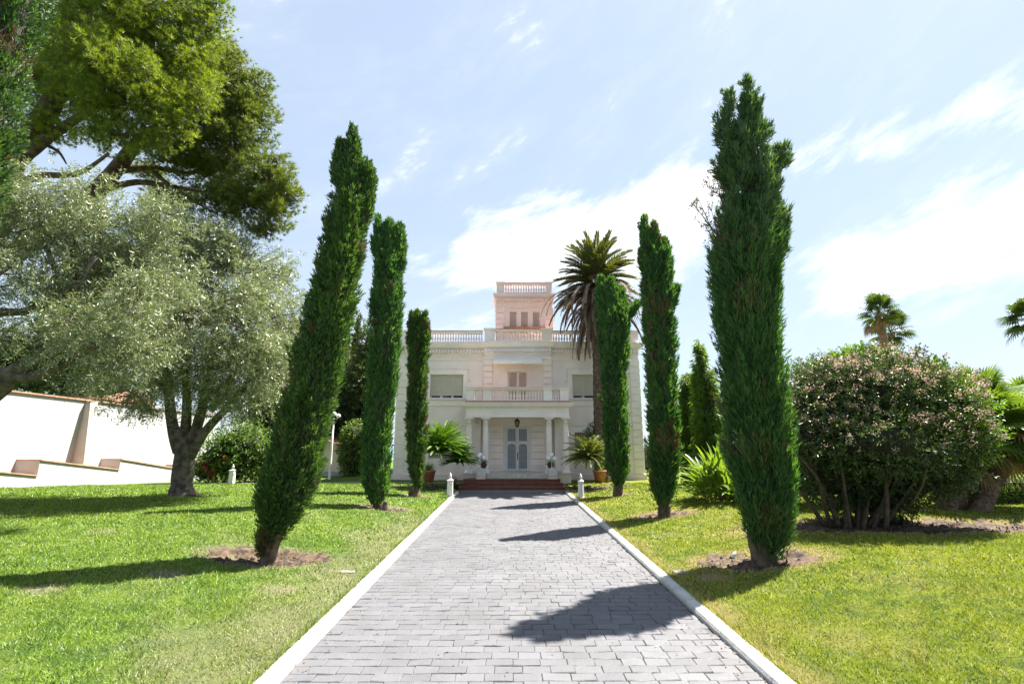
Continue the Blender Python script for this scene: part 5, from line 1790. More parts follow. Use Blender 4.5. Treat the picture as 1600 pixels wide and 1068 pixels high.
# the large flowering shrub on the right
SY = 10.3
sb = np.array([7.06, SY, gz(7.06, SY)])
blobs = [pxblob(*a) for a in ((1385, 640, SY, 135, 84), (1310, 650, SY, 74, 62), (1460, 660, SY, 76, 62), (1380, 610, SY - .2, 95, 58), (1300, 610, SY + .3, 60, 44), (1440, 625, SY, 66, 50), (1500, 690, SY, 44, 40), (1275, 690, SY - .2, 40, 40),
                                (1380, 690, SY - .7, 110, 50), (1350, 575, SY + .8, 60, 26))]
low = [pxblob(*a) for a in ((1300, 738, SY + .2, 62, 52), (1370, 742, SY + .3, 76, 56), (1436, 735, SY + .1, 64, 48), (1480, 735, SY, 46, 34), (1340, 780, SY + .5, 50, 34), (1400, 775, SY + .5, 40, 34))]
blobs_all = blobs + low
shr_st = []
rg = np.random.default_rng(77)
for k in range(17):
    px0 = 1340 + rg.normal(0, 22); a0 = P(px0, 824, SY + rg.uniform(-.3, .3))
    px1 = 1380 + (px0 - 1340) * 4.2 + rg.normal(0, 25)
    a2 = P(px1, 660 + rg.uniform(-20, 40), SY + rg.uniform(-.9, .9))
    a1 = a0.lerp(a2, 0.5) + Vector((rg.normal(0, 0.12), rg.normal(0, 0.12), 0.15))
    shr_st.append(([np.array(a0) - (0, 0, 0.08), np.array(a0.lerp(a1, .5)), np.array(a1), np.array(a2)], rg.uniform(0.03, 0.05), 0.012))
shr_st.append(([P(1384, 828, SY - .4), P(1386, 790, SY - .4), P(1384, 740, SY - .4), P(1392, 690, SY - .3)], 0.045, 0.03))
shr_st.append(([P(1420, 792, SY - .6), P(1440, 760, SY - .8), P(1452, 715, SY - .8), P(1466, 690, SY - .8)], 0.022, 0.012))
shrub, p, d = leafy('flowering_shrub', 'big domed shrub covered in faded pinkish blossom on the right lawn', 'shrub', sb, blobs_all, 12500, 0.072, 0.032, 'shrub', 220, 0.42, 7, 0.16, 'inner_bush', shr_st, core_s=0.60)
rg = np.random.default_rng(78)
nf = 1900
pf, df, kf = blob_points(blobs, nf, rg, 0.10)
sel = (pf[:, 2] > P(1385, 705, SY).z + 0.5 * rg.random(nf)) & (np.linalg.norm((pf - blobs[0][0]) / blobs[0][1], axis=1) > 0.86)
pf, df = pf[sel], df[sel]
m = len(pf); per = 14
q = np.repeat(pf + df * 0.06, per, 0) + rg.normal(0, 0.032, (m * per, 3))
mb = MB(); kites(mb, q - sb, norm(np.repeat(df, per, 0) + rg.normal(0, 0.8, (m * per, 3))), 0.040, 0.028, rg, 0.55)
mb.build('blossom', M['blossom'], shrub)
ng = 1700
pf, df, kf = blob_points([blobs[5], blobs[2], blobs[6], blobs[9]], ng, rg, 0.08, 0.5)
q, dd, L, w = sprigs(pf, norm(df + (0, 0, 0.5)), 6, 0.16, 0.085, 0.042, rg, 0.1)
mb = MB(); kites(mb, q - sb, dd, L, w, rg, 0.5); mb.build('fresh_leaves', M['shrub_new'], shrub)
leafy('grey_bush', 'greyish bush behind the flowering shrub beside the tallest cypress', 'bush', (6.9, 13.2, gz(6.9, 13.2)), [pxblob(1278, 600, 13.2, 44, 42), pxblob(1262, 660, 13.2, 40, 60), pxblob(1290, 720, 13.2, 50, 50), pxblob(1262, 740, 13.2, 34, 44)], 2600, 0.085, 0.035, 'cyp_dark', 221, 0.4, 7, 0.2, 'inner_bush')


# hedges: clipped boxes of small leaves
def hedge(label, x0, x1, y0, y1, h, n, seed, leaf=0.055, group=None):
    rg = np.random.default_rng(seed)
    xm_, ym_ = (x0 + x1) / 2, (y0 + y1) / 2
    base = np.array([xm_, ym_, float(terrain(xm_, ym_)) - 0.05])
    t = thing('hedge', label, 'hedge', base, group)
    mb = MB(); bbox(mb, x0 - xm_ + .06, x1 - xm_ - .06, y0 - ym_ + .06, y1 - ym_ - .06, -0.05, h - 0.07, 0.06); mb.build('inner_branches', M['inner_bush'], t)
    p = np.stack([rg.uniform(x0, x1, n), rg.uniform(y0, y1, n), rg.uniform(0, h, n)], 1)
    f = rg.choice(3, n, p=[0.45, 0.35, 0.20])
    p[f == 0, 1] = y0 + rg.exponential(0.03, (f == 0).sum())
    p[f == 1, 2] = h - rg.exponential(0.03, (f == 1).sum())
    p[f == 2, 0] = np.where(rg.random((f == 2).sum()) < .5, x0, x1)
    out = np.zeros((n, 3)); out[f == 0, 1] = -1; out[f == 1, 2] = 1; out[f == 2, 0] = np.sign(p[f == 2, 0] - xm_)
    d = norm(out + rg.normal(0, 0.55, (n, 3)) + (0, 0, .2))
    q, dd, L, w = sprigs(p + rg.normal(0, 0.025, (n, 3)), d, 4, 0.09, leaf, leaf * 0.55, rg, 0)
    q[:, 2] += base[2]
    mb = MB(); kites(mb, q - base, dd, L, w, rg, 0.5); mb.build('crown', M['hedge'], t)
    return t


hedge('low clipped hedge right of the villa behind the strap-leaved clump', 6.75, 13.5, 18.5, 19.3, 1.12, 7000, 230, 0.07)
hedge('clipped hedge at the right edge behind the fan palms', 12.0, 21.0, 13.4, 14.2, 0.72, 6500, 231, 0.055)
g_ = P(1012, 740, 27.0)
leafy('bush', 'dark bush just past the right corner of the villa', 'bush', (g_.x, 27, gz(g_.x, 27)), [pxblob(1010, 715, 27, 9, 24), pxblob(1024, 720, 27, 14, 26), pxblob(1040, 705, 27, 20, 40)], 700, 0.13, 0.06, 'darktree', 232, 0.5, 6, 0.25, 'inner_bush')
g_ = P(928, 735, 22.9)
leafy('bush', 'airy grey-green bush before the right ground-floor window', 'bush', (g_.x, 22.9, gz(g_.x, 22.9)), [pxblob(928, 676, 22.9, 11, 14), pxblob(940, 684, 22.9, 12, 20), pxblob(924, 690, 22.9, 9, 12), pxblob(938, 710, 22.9, 12, 20)], 420, 0.11, 0.05, 'cyp_dark', 233, 0.6, 5, 0.2, None, [([P(936, 750, 22.9), P(935, 720, 22.9), P(932, 690, 22.9)], 0.03, 0.012)])


# ---- palms ---------------------------------------------------------------
def frond_mesh(name, L, elev, bend, nl, ll, lw, mat, rg, vee=0.35, fwd=0.9, curl=0.0, start=0.12, seg=12, stem=0.018, droop=0.0, tipf=0.35):
    """feather frond growing along +X: arching rib and paired leaflets"""
    t = np.linspace(0, 1, seg)
    a = elev - bend * t ** 1.25
    dx = np.cos(a) * L / (seg - 1); dz = np.sin(a) * L / (seg - 1)
    X = np.concatenate([[0], np.cumsum(dx[:-1])]); Z = np.concatenate([[0], np.cumsum(dz[:-1])])
    Yy = curl * t ** 2 * L
    rib = np.stack([X, Yy, Z], 1)
    mb = MB(); tube(mb, rib, np.linspace(stem, stem * 0.2, seg), 4)
    s = np.linspace(start, 0.99, nl)
    base = np.stack([np.interp(s, t, rib[:, i]) for i in range(3)], 1)
    T = np.gradient(rib, axis=0); T = norm(T)
    Ts = norm(np.stack([np.interp(s, t, T[:, i]) for i in range(3)], 1))
    side = norm(np.cross(Ts, np.array([0, 0, 1.0]) + 1e-3))
    upv = np.cross(side, Ts)
    env = np.clip(np.minimum((s - start) / 0.16 + 0.35, 1) * (1 - (1 - tipf) * np.clip((s - 0.45) / 0.55, 0, 1) ** 1.3), 0.1, 1)
    P_, D_, L_, S_ = [], [], [], []
    for sg in (-1, 1):
        d = norm(Ts * fwd * (0.8 + 0.5 * s[:, None]) + side * sg + upv * vee + rg.normal(0, 0.10, (nl, 3)) - np.array([0, 0, droop]))
        P_.append(base); D_.append(d); L_.append(ll * env * rg.uniform(0.85, 1.1, nl)); S_.append(norm(np.cross(d, upv)))
    kites(mb, np.concatenate(P_), np.concatenate(D_), np.concatenate(L_), lw, rg, 0.35, np.concatenate(S_))
    return mb.mesh(name, mat)


def fan_mesh(name, pet, rad, elev, nseg, mat, rg, droop=0.25, fold=0.25, span=R(150)):
    """fan leaf along +X: petiole then split blades"""
    mb = MB()
    hub = np.array([pet * math.cos(elev), 0, pet * math.sin(elev)])
    tube(mb, spline([(0, 0, 0), hub * 0.5 + (0, 0, 0.03), hub], 6), np.linspace(0.018, 0.009, 6), 4)
    fwd_ = np.array([math.cos(elev - 0.25), 0, math.sin(elev - 0.25)])
    sd = np.array([0, 1.0, 0]); up_ = np.cross(fwd_, sd)
    w = rad * span / nseg
    for k in range(nseg):
        a = -span + 2 * span * (k + 0.5) / nseg
        d = fwd_ * math.cos(a * 0.93) + sd * math.sin(a * 0.93) + up_ * (fold * (0.5 - abs(a) / span))
        d /= np.linalg.norm(d)
        l = rad * (0.78 + 0.22 * math.cos(a * 0.6)) * rg.uniform(0.9, 1.06)
        s_ = np.cross(d, up_); s_ /= np.linalg.norm(s_)
        m1 = hub + d * l * 0.55; m2 = hub + d * l * 0.8 + np.array([0, 0, -droop * l * 0.10]); tip = hub + d * l * 0.98 + np.array([0, 0, -droop * l * 0.42])
        V = [hub, m1 + s_ * w * 0.52 + up_ * 0.012, m1 - s_ * w * 0.52 + up_ * 0.012, m2 + s_ * w * 0.30, m2 - s_ * w * 0.30, tip]
        mb.add(V, [np.array([[0, 1, 2], [3, 5, 4]]), np.array([[1, 3, 4, 2]])])
    return mb.mesh(name, mat)


def palm_trunk(t, pts, base, r0_, r1_, mat, seed, rings=True, name='trunk', n=40):
    c = spline([np.array(p) for p in pts], n)
    r = np.linspace(r0_, r1_, n)
    if rings:
        r = r * (1 + 0.07 * (np.arange(n) % 2))
    mb = MB(); tube(mb, c - base, r, 16, 0.05, seed)
    return mb.build(name, mat, t, False)


rg = np.random.default_rng(301)
# date palm
DY = 22.7
crown_c = np.array(P(931, 441, DY))
db = np.array([P(941, 700, DY).x, DY, gz(4.1, DY)])
date = thing('date_palm', 'tall date palm with skirt of dead hanging fronds beside the villa tower', 'palm', db)
palm_trunk(date, [db + (0, 0, -0.1), P(940, 640, DY), P(938, 560, DY), P(934, 500, DY), crown_c], db, 0.36, 0.33, M['bark_palm'], 5, n=64)
mb = MB(); lathe(mb, [(0.30, -1.3), (0.42, -0.9), (0.58, -0.35), (0.62, 0.05), (0.45, 0.35), (0.18, 0.55)], 14); o = mb.build('frond_bases', M['bark_palm'], date, True); o.location = crown_c - db
live = [frond_mesh('frond', 2.15 * rg.uniform(.92, 1.06), e, b, 64, 0.42, 0.050, M['datefrond'], rg, 0.30, 1.1, rg.normal(0, .04)) for e, b in ((1.40, 0.6), (1.15, 0.75), (0.95, 0.8), (0.75, 0.85), (0.50, 0.8), (0.3, 0.75), (0.05, 0.7), (-0.2, 0.7))]
dead = [frond_mesh('dead_frond', L_, e, b, 60, 0.34, 0.055, M['deadfrond'], rg, 0.1, 2.2, rg.normal(0, .04), droop=0.5) for L_, e, b in ((3.0, 0.0, 1.45), (3.2, -0.35, 1.15), (3.5, -0.85, 0.65), (3.3, 0.3, 1.8), (3.0, -1.15, 0.35))]
nf_ = 100
for k in range(nf_):
    u = k / nf_
    lvl = min(int(u * 8), 7)
    o = put('frond', live[lvl], date, Vector(crown_c - db) + Vector((0, 0, 0.35 - 0.55 * u)), (rg.normal(0, .12), rg.normal(0, .07), k * 2.39996 + rg.normal(0, .12)), (rg.uniform(.88, 1.1),) * 3)
for k in range(104):
    o = put('dead_frond', dead[k % 5], date, Vector(crown_c - db) + Vector((0, 0, -0.25 - 0.5 * rg.random())), (rg.normal(0, .10), rg.normal(0, .08), k * 2.39996 + rg.normal(0, .2)), (rg.uniform(.8, 1.08),) * 3)


def sago(label, px_, Y, trunk_top, crown_r, mats, seed, n=46, tr=0.22, elevs=((1.25, .75), (1.0, .9), (.7, .95), (.4, .85), (.1, .75), (-.15, .6)), lean=0.0):
    rg = np.random.default_rng(seed)
    gx = P(px_, 740, Y).x
    base = np.array([gx, Y, gz(gx, Y)])
    t = thing('sago_palm', label, 'sago palm', base, 'sago palms beside the front steps')
    h = P(px_, trunk_top, Y).z - base[2]
    n_ = 34
    z = np.linspace(-0.05, h, n_)
    mb = MB(); tube(mb, np.stack([lean * (z / h) ** 1.5, 0 * z, z], 1), np.interp(z / h, [0, .15, .35, 1], [tr * 1.45, tr * 1.25, tr, tr * 1.05]) * (1 + 0.10 * (np.arange(n_) % 2)), 14, 0.09, seed)
    mb.build('trunk', M['bark_palm'], t)
    ms = [frond_mesh('frond', crown_r * rg.uniform(.95, 1.08), e, b, 84, crown_r * 0.135, 0.020, M[mats], rg, 0.45, 0.8, rg.normal(0, .03), start=.08, tipf=.4, stem=.014) for e, b in elevs]
    for k in range(n):
        lv = min(int(k / n * len(ms)), len(ms) - 1)
        put('frond', ms[lv], t, (lean, 0, h + 0.05 - 0.1 * k / n), (rg.normal(0, .08), rg.normal(0, .07), k * 2.39996), (rg.uniform(.88, 1.1),) * 3)
    return t


sago('bright green sago palm at the foot of the left wing, nearest the short cypress', 687, 20.4, 706, 1.36, 'sago', 311, 120, 0.27, ((1.35, .8), (1.15, 1.0), (.95, 1.1), (.72, 1.05), (.5, .95), (.25, .75)))
sago('lower sago palm between the left steps and the bright sago palm', 716, 20.9, 720, 0.86, 'sago', 312, 80, 0.20, ((1.2, .9), (1.0, 1.0), (.75, 1.0), (.5, .95), (.3, .85), (.1, .6)), lean=0.04)
sago('sago palm with pale grey-green fronds right of the front steps', 922, 20.4, 716, 1.2, 'sago_pale', 313, 84, 0.23, ((1.15, .9), (.95, 1.0), (.7, 1.0), (.5, 1.0), (.3, .95), (.1, .8)))

# fan palms on the right
rg = np.random.default_rng(331)


def fan_palm(label, base, tops, pet, rad, n, seed, mat='fan', dry=0.1, tr=0.12, tmat='bark_palm', nseg=26, droop=.3, elev=(1.35, -.45), thatch=False, group=None):
    rg = np.random.default_rng(seed)
    base = np.array(base, float)
    t = thing('fan_palm', label, 'palm', base, group)
    ms = [fan_mesh('fan_leaf', pet * rg.uniform(.85, 1.1), rad * rg.uniform(.9, 1.1), e, nseg, M[mat], rg, droop) for e in np.linspace(elev[0], elev[1], 6)]
    md = [fan_mesh('dry_leaf', pet, rad * .95, e, nseg - 6, M['fan_dry'], rg, 0.8, .4, R(110)) for e in (-.5, -.9)]
    for (foot, top) in tops:
        foot, top = np.array(foot), np.array(top)
        palm_trunk(t, [foot - (0, 0, .1), foot * .6 + top * .4, top], base, tr * 1.2, tr * .9, M[tmat], seed, n=30)
        for k in range(n):
            u = k / n
            put('fan_leaf', ms[min(int(u * 6), 5)], t, Vector(top - base) + Vector((0, 0, 0.06 - .15 * u)), (rg.normal(0, .12), rg.normal(0, .12), k * 2.39996 + rg.normal(0, .2)), (rg.uniform(.85, 1.12),) * 3)
        for k in range(int(n * dry)):
            o = put('dry_leaf', md[k % 2], t, Vector(top - base) + Vector((0, 0, -.1)), (rg.normal(0, .1), rg.normal(0, .1), rg.uniform(0, 6.28)), (rg.uniform(.8, 1.1),) * 3)
    return t


W1 = 27.0
c_ = P(1373, 492, W1); fan_palm('slender fan palm standing tall behind the flowering shrub', (P(1381, 560, W1).x + .3, W1, gz(c_.x, W1)), [((P(1381, 560, W1).x + .3, W1, gz(c_.x, W1)), c_)], 0.75, 0.68, 26, 341, 'fan_far', dry=.15, tr=0.21, tmat='bark_wash', droop=.7, nseg=22)
c_ = P(1392, 520, 29.0); fan_palm('shorter fan palm just behind the slender one', (c_.x + .2, 29.0, gz(c_.x, 29)), [((c_.x + .2, 29.0, gz(c_.x, 29)), c_)], 0.85, 0.72, 26, 342, 'fan_far', dry=.1, tr=0.2, tmat='bark_wash', droop=.7, nseg=22)
c_ = P(1612, 500, 25.0); fan_palm('fan palm cut off by the right edge of the photo', (c_.x + .3, 25.0, gz(c_.x, 25)), [((c_.x + .3, 25.0, gz(c_.x, 25)), c_)], 0.80, 0.76, 28, 343, 'fan_far', dry=.1, tr=0.2, tmat='bark_wash', droop=.6, nseg=22)
FY = 12.3
ft = lambda a, b, Y=FY: np.array(P(a, b, Y))
fan_palm('clump of bushy fan palms with thick dark trunks right of the flowering shrub', (P(1500, 800, FY).x, FY, gz(10.3, FY)),
         [((P(1476, 800, FY).x, FY, gz(9.9, FY)), ft(1490, 690)), ((P(1496, 800, FY).x, FY + .2, gz(10.3, FY)), ft(1548, 660)), ((P(1512, 800, FY).x, FY - .2, gz(10.6, FY)), ft(1590, 690)), ((P(1505, 800, FY).x, FY + .5, gz(10.4, FY)), ft(1530, 640, FY + .6))],
         0.62, 0.62, 34, 344, dry=.22, tr=0.17, nseg=28, droop=.2)
c_ = P(1610, 650, 15.5); fan_palm('fan palm at the right edge above the clipped hedge', (c_.x + .2, 15.5, gz(c_.x, 15.5)), [((c_.x + .2, 15.5, gz(c_.x, 15.5)), c_), ((c_.x + 1.2, 15.8, gz(c_.x, 15.5)), np.array(c_) + (1.1, .2, -.3))], 0.75, 0.75, 36, 345, dry=.12, tr=0.17, nseg=26, droop=.25)

# strap-leaved clump
rg = np.random.default_rng(351)
AY = 14.3
ga = G(1128, 768, 0.25)
ab = np.array([P(1125, 760, AY).x, AY, gz(6.1, AY)])
st = thing('strap_leaf_clump', 'bright strap-leaved clump beside the tallest cypress', 'plant', ab)


def strap(L, elev, bend, w, rg):
    t = np.linspace(0, 1, 8)
    a = elev - bend * t ** 1.6
    X = np.concatenate([[0], np.cumsum(np.cos(a[:-1]) * L / 7)]); Z = np.concatenate([[0], np.cumsum(np.sin(a[:-1]) * L / 7)])
    wd = w * np.array([.55, .8, .95, 1, .95, .8, .5, .04])
    V = []
    for k in range(8):
        V += [(X[k], -wd[k] / 2, Z[k] + .15 * wd[k]), (X[k], 0, Z[k]), (X[k], wd[k] / 2, Z[k] + .15 * wd[k])]
    q = []
    for k in range(7):
        for j in (0, 1):
            q.append([3 * k + j, 3 * k + j + 1, 3 * k + 4 + j, 3 * k + 3 + j])
    mb = MB(); mb.add(V, q); return mb.mesh('strap_leaf', M['strap'], True)


sm = [strap(1.15 * rg.uniform(.8, 1.1), e, b, 0.105, rg) for e, b in ((1.35, .6), (1.15, .8), (.95, .9), (.7, 1.0), (.45, .9), (.2, .8))]
for k in range(240):
    u = rg.random()
    r_ = 0.62 * math.sqrt(rg.random()); th_ = rg.uniform(0, 6.28)
    h_ = (1 - (r_ / .64) ** 2) * 0.85 * rg.random()
    put('strap_leaf', sm[min(int(u * 6), 5)], st, (r_ * math.cos(th_), r_ * math.sin(th_), .05 + h_), (rg.normal(0, .15), rg.normal(0, .1), th_ + rg.normal(0, .9)), (rg.uniform(.75, 1.15),) * 3)
mb = MB()
for k in range(9):
    a = rg.uniform(0, 6.28); tube(mb, [(.1 * math.cos(a), .1 * math.sin(a), -.05), (.28 * math.cos(a), .28 * math.sin(a), .55)], [.035, .02], 6)
mb.build('stems', M['bark_palm'], st)

# ---- pots, bollards, lamp post ------------------------------------------
for i, (px_, lab) in enumerate(((670, 'terracotta pot half hidden behind the left sago palm'), (937, 'terracotta pot with grassy plant beside the right sago palm'))):
    x = P(px_, 740, 22.3).x
    t = thing('terracotta_pot', lab, 'plant pot', (x, 22.3, 0.17))
    mb = MB(); lathe(mb, [(0.20, 0), (0.29, 0.46), (0.31, 0.47), (0.31, 0.54), (0.27, 0.54), (0.26, 0.48)], 18); mb.build('pot', M['terracotta'], t, True)
    rg = np.random.default_rng(360 + i)
    pp = rg.normal(0, .06, (120, 3)) * (1, 1, .2) + (0, 0, .5)
    dd = norm(rg.normal(0, .6, (120, 3)) + (0, 0, .9))
    mb = MB(); kites(mb, pp, dd, .42, .022, rg, .35); mb.build('leaves', M['strap'], t)

for i, (px_, py_, lab, h_, eight) in enumerate(((703, 771, 'square white bollard with flame finial at the left end of the drive', .60, 4), (908, 772, 'eight-sided white bollard with flame finial at the right end of the drive', .58, 8), (362, 750, 'white bollard by the shrubs behind the olive tree', .62, 4))):
    g_ = G(px_, py_, 0.16)
    if i == 2: g_ = Vector((P(362, 750, 21.8).x, 21.8, 0))
    t = thing('bollard', lab, 'bollard', (g_.x, g_.y, float(terrain(g_.x, g_.y)) - .02), 'white bollards with flame finials')
    rot = math.pi / 4 if eight == 4 else math.pi / 8
    k_ = 1.414 if eight == 4 else 1.08
    mb = MB(); lathe(mb, [(.115 * k_, 0), (.115 * k_, .05), (.104 * k_, .06), (.09 * k_, h_ - .04), (.105 * k_, h_ - .03), (.105 * k_, h_), (.05 * k_, h_ + .05)], eight)
    o = mb.build('post', M['white'], t); o.rotation_euler.z = rot
    mb = MB(); lathe(mb, [(.035, h_ + .04), (.03, h_ + .06), (.055, h_ + .11), (.05, h_ + .15), (.025, h_ + .21), (.004, h_ + .26)], 10); mb.build('finial', M['white'], t, True)

LY = 24.5
lb = np.array([P(515, 742, LY).x, LY, gz(P(515, 742, LY).x, LY)])
lp = thing('lamp_post', 'thin white lamp post before the garden house', 'lamp post', lb)
tp_ = np.array(P(521.5, 655, LY)) - lb
mb = MB(); tube(mb, [(0, 0, 0), (0, 0, .02), tp_ * (0, 0, .5), tp_ * (0, 0, 1)], [.075, .065, .055, .04], 10); mb.build('post', M['white'], lp, True)
h_ = tp_[2]
mb = MB(); lathe(mb, [(.05, h_), (.09, h_ + .03), (.09, h_ + .05), (.02, h_ + .07)], 10)
tube(mb, spline([(0, 0, h_ + .03), (.14, 0, h_ + .02), (.22, 0, h_ + .08)], 6), .016, 5); tube(mb, spline([(0, 0, h_ + .03), (-.14, 0, h_ + .02), (-.22, 0, h_ + .08)], 6), .016, 5)
mb.build('arm', M['white'], lp)
for (dx, dz) in ((-.22, .17), (.22, .17), (0, .26)):
    mb = MB(); lathe(mb, [(.03, -.10), (.09, -.07), (.125, 0), (.09, .08), (.01, .12)], 10); o = mb.build('lamp_shade', M['globe'], lp, True); o.location = (dx, 0, h_ + dz)

# ---- white wall on the left with sloping stepped ledges ------------------
WX = -19.6
wt = lambda y: 3.9 - 0.02 * (y - 18)
wall = thing('garden_wall', 'long white rendered wall with tiled coping behind the olive tree', 'wall', (WX, 24, 0))
wo = np.array([WX, 24.0, 0.0])


def extr(mb, prof, x0, x1):
    """profile (y, z) extruded in x"""
    n = len(prof)
    V = [(x0, y, z) for y, z in prof] + [(x1, y, z) for y, z in prof]
    f = [[i, (i + 1) % n, n + (i + 1) % n, n + i] for i in range(n)]
    fs = [np.array(f), np.arange(n)[::-1][None], (np.arange(n) + n)[None]]
    mb.add(V, fs)
    return mb


mb = MB(); extr(mb, [(10, -1), (33, -1), (33, wt(33)), (10, wt(10))], WX - .3, WX)
o = mb.build('wall_face', M['wall_white']); o.parent = wall; o.location = -wo
nT = 46
for k in range(nT):
    ya, yb = 10 + 23 * k / nT, 10 + 23 * (k + 1) / nT - .012
    mb = MB(); extr(mb, [(ya, wt(ya) + .002), (yb, wt(yb) + .002), (yb, wt(yb) + .06), (ya, wt(ya) + .06)], WX - .36, WX + .07)
    o = mb.build('coping_tile', M['copingtile']); o.parent = wall; o.location = -wo
# battered buttress
by = P(150, 660, 23.5)
yb_ = 22.6
mb = MB()
V = [(WX + .002, yb_, wt(yb_) - .02), (WX + .28, yb_ - .05, wt(yb_) - .02), (WX + .28, yb_ + .35, wt(yb_) - .02), (WX + .002, yb_ + .35, wt(yb_) - .02),
     (WX + .002, yb_ - .30, -.6), (WX + .85, yb_ - .42, -.6), (WX + .85, yb_ + .30, -.6), (WX + .002, yb_ + .35, -.6)]
mb.add(V, [np.array([[0, 1, 2, 3], [4, 7, 6, 5], [0, 4, 5, 1], [1, 5, 6, 2], [2, 6, 7, 3], [3, 7, 4, 0]])])
o = mb.build('buttress', M['pier']); o.parent = wall; o.location = -wo
# ledges: each slopes down towards the house, the next starts higher again
LX = WX + .95
segs = [(11.0, 19.9, 2.0, .62), (19.9, 24.0, 1.22, .62), (24.0, 28.6, 1.10, .36), (28.6, 31.5, .62, .45)]
for (ya, yb, za_, zb2) in segs:
    mb = MB(); extr(mb, [(ya + .002, -1.2), (yb - .002, -1.2), (yb - .002, zb2), (ya + .002, za_)], WX + .003, LX)
    o = mb.build('ledge', M['wall_white']); o.parent = wall; o.location = -wo
    n = max(int((yb - ya) / .5), 1)
    for k in range(n):
        a, b = ya + (yb - ya) * k / n, ya + (yb - ya) * (k + 1) / n - .012
        zl = lambda y: za_ + (zb2 - za_) * (y - ya) / (yb - ya)
        mb = MB(); extr(mb, [(a, zl(a) + .003), (b, zl(b) + .003), (b, zl(b) + .05), (a, zl(a) + .05)], WX + .004, LX + .05)
        p_ = mb.build('ledge_tile', M['copingtile']); p_.parent = wall; p_.location = -wo

# garden house with a tiled lean-to roof
GY = 27.0
gx0, gx1 = P(470, 740, GY).x, P(533, 740, GY).x
gh = thing('garden_house', 'little white garden house with tiled roof behind the lamp post', 'building', ((gx0 + gx1) / 2, GY, 0))
go = np.array(gh.location)
ztp = P(533, 694, GY).z; ztl = P(508, 684, GY).z
slope = (ztp - ztl) / (P(533, 694, GY).x - P(508, 684, GY).x)
zr2 = lambda x: ztp + slope * (x - gx1)
mb = MB(); extr2 = [(gx0, -.6), (gx1, -.6), (gx1, zr2(gx1) - .12), (gx0, zr2(gx0) - .12)]
V = [(x, GY, z) for x, z in extr2] + [(x, GY + 4, z) for x, z in extr2]
mb.add(V, [np.array([[0, 1, 5, 4], [1, 2, 6, 5], [2, 3, 7, 6], [3, 0, 4, 7], [0, 3, 2, 1], [4, 5, 6, 7]])])
o = mb.build('wall', M['warm']); o.parent = gh; o.location = -go
mb = MB(); box(mb, gx1 - .12, gx1 + .10, GY - .08, GY + .2, -.5, zr2(gx1) - .14); o = mb.build('corner_pier', M['white']); o.parent = gh; o.location = -go
mb = MB(); V = [(gx0, GY - .35, z) for z in (-.5,)]
box(mb, gx0, gx1 + .3, GY - .5, GY - .09, -.5, P(520, 737, GY - .5).z); o = mb.build('plinth', M['wall_white']); o.parent = gh; o.location = -go
rt_tile = MB(); th_ = np.linspace(0, math.pi, 6)
Vt = []
for yy in (0.0, 1.0):
    Vt += [(0.105 * math.cos(t) * (1 - .12 * yy), yy, 0.06 * math.sin(t)) for t in th_]
rt_tile.add(Vt, [np.array([[i, i + 1, 7 + i, 6 + i] for i in range(5)]), np.arange(6)[::-1][None]])
tile_me = rt_tile.mesh('roof_tile', M['roof_tile'], True)
mb = MB(); ra = [(gx0, zr2(gx0) - .118), (gx1 + .15, zr2(gx1 + .15) - .118)]
V = [(x, GY - .42, z) for x, z in ra] + [(x, GY + 4.2, z) for x, z in ra]
V += [(x, y, z + .05) for x, y, z in V]
mb.add(V, [np.array([[0, 1, 3, 2], [4, 6, 7, 5], [0, 4, 5, 1], [2, 3, 7, 6], [0, 2, 6, 4], [1, 5, 7, 3]])])
rf = mb.build('roof', M['roof_tile']); rf.parent = gh; rf.location = -go
for x in np.arange(gx0 + .1, gx1 + .15, .2):
    for j in range(5):
        put('roof_tile', tile_me, rf, (x, GY - .46 + j * .92, zr2(x) - .06 + .012 * (j % 2)), (0.0, math.atan(-slope), 0))
# tiled roof glimpsed behind the wall
t = thing('shed', 'shed with weathered tile roof peeping over the white wall', 'building', (-25.2, 30.5, 0))
mb = MB(); box(mb, -1.6, 1.6, -1.6, 1.6, -1, 4.3); mb.build('wall', M['stucco'], t)
mb = MB(); V = [(-1.9, -1.9, 4.3), (1.9, -1.9, 4.3), (1.9, 1.9, 4.3), (-1.9, 1.9, 4.3), (-1.9, 0, 5.1), (1.9, 0, 5.1)]
mb.add(V, [np.array([[0, 1, 5, 4], [2, 3, 4, 5], [0, 3, 2, 1]]), np.array([[1, 2, 5], [3, 0, 4]])]); rf = mb.build('roof', M['roof_tile'], t)
for x in np.arange(-1.8, 1.85, .2):
    for j in range(2):
        put('roof_tile', tile_me, rf, (x, -1.93 + j * .95, 4.34 + j * .40), (math.atan(.8 / 1.9), 0, 0))
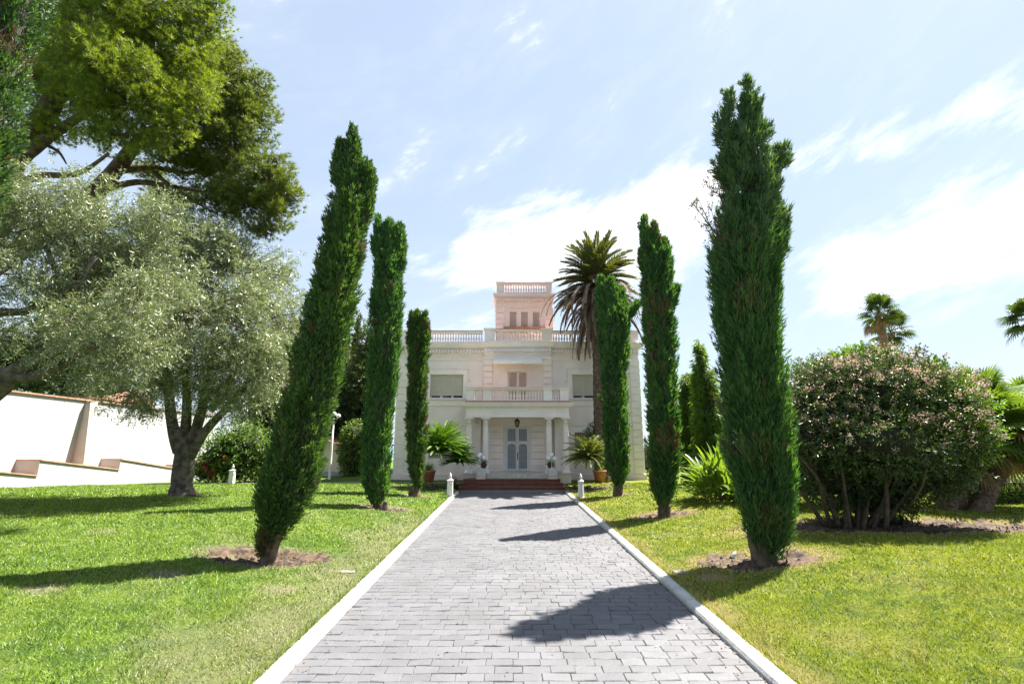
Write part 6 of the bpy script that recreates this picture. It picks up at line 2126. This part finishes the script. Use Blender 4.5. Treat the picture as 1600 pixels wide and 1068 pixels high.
# small planter of pink and white flowers by the left steps
rg = np.random.default_rng(371)
fx = P(711, 750, 20.2).x
t = thing('flower_pot', 'dark pot of pink and white flowers behind the left bollard', 'flower pot', (fx, 20.2, gz(fx, 20.2)))
mb = MB(); lathe(mb, [(.12, 0), (.17, .24), (.18, .26), (.15, .26)], 12); mb.build('pot', M['iron'], t, True)
mb = MB(); kites(mb, rg.normal(0, .08, (110, 3)) + (0, 0, .32), ball_dirs(rg, 110), .08, .04, rg); mb.build('leaves', M['shrub'], t)
mb = MB(); kites(mb, rg.normal(0, .07, (60, 3)) + (-.06, -.03, .42), ball_dirs(rg, 60), .06, .05, rg); mb.build('petals', M['pinkflower'], t)['kind'] = 'stuff'
mb = MB(); kites(mb, rg.normal(0, .05, (36, 3)) + (-.24, 0, .40), ball_dirs(rg, 36), .06, .05, rg); mb.build('white_petals', M['whiteflower'], t)['kind'] = 'stuff'

# dry leaves blown against the kerbs and over the drive
rg = np.random.default_rng(401)
n = 420
lx = np.where(rg.random(n) < 0.75, np.where(rg.random(n) < 0.5, PX - PW + rg.exponential(0.10, n), PX + PW - rg.exponential(0.10, n)), rg.uniform(PX - PW, PX + PW, n))
ly = 4.3 + 14 * rg.random(n) ** 1.5
p = np.stack([lx, ly, np.full(n, 0.013)], 1)
a = rg.uniform(0, 6.28, n)
d = norm(np.stack([np.cos(a), np.sin(a), rg.uniform(0.0, 0.25, n)], 1))
mb = MB(); kites(mb, p, d, rg.uniform(0.018, 0.05, n), rg.uniform(0.008, 0.02, n), rg, 0.45, norm(np.cross(d, np.tile([0, 0, 1.0], (n, 1)))))
tag(mb.build('fallen_leaves', M['dead']), 'scattered dry leaves lying along the kerbs of the drive', 'fallen leaves', kind='stuff')
# weeds and grass tufts leaning over the kerb edges
n = 5200
side_ = rg.random(n) < 0.5
clump = (rg.integers(0, 150, n) * 0.618034 * 37.0) % 15.0 + 4.2 + rg.normal(0, 0.06, n)
lx = np.where(side_, KL0 + rg.normal(0.0, 0.025, n), KR1 + rg.normal(0.0, 0.025, n))
p = np.stack([lx, clump, np.full(n, 0.05)], 1)
d = norm(np.stack([np.where(side_, 0.55, -0.55) + rg.normal(0, 0.5, n), rg.normal(0, 0.5, n), np.ones(n)], 1))
mb = MB(); spikes(mb, p, d, rg.uniform(0.05, 0.12, n), 0.009, rg)
me = mb.mesh('kerb_grass', M['grass'])
a_ = me.attributes.new('dry', 'FLOAT', 'POINT'); a_.data.foreach_set('value', np.full(n * 3, 0.35, np.float32))
tag(put('kerb_grass', me), 'grass tufts leaning over the outer kerb edges', 'grass', kind='stuff')
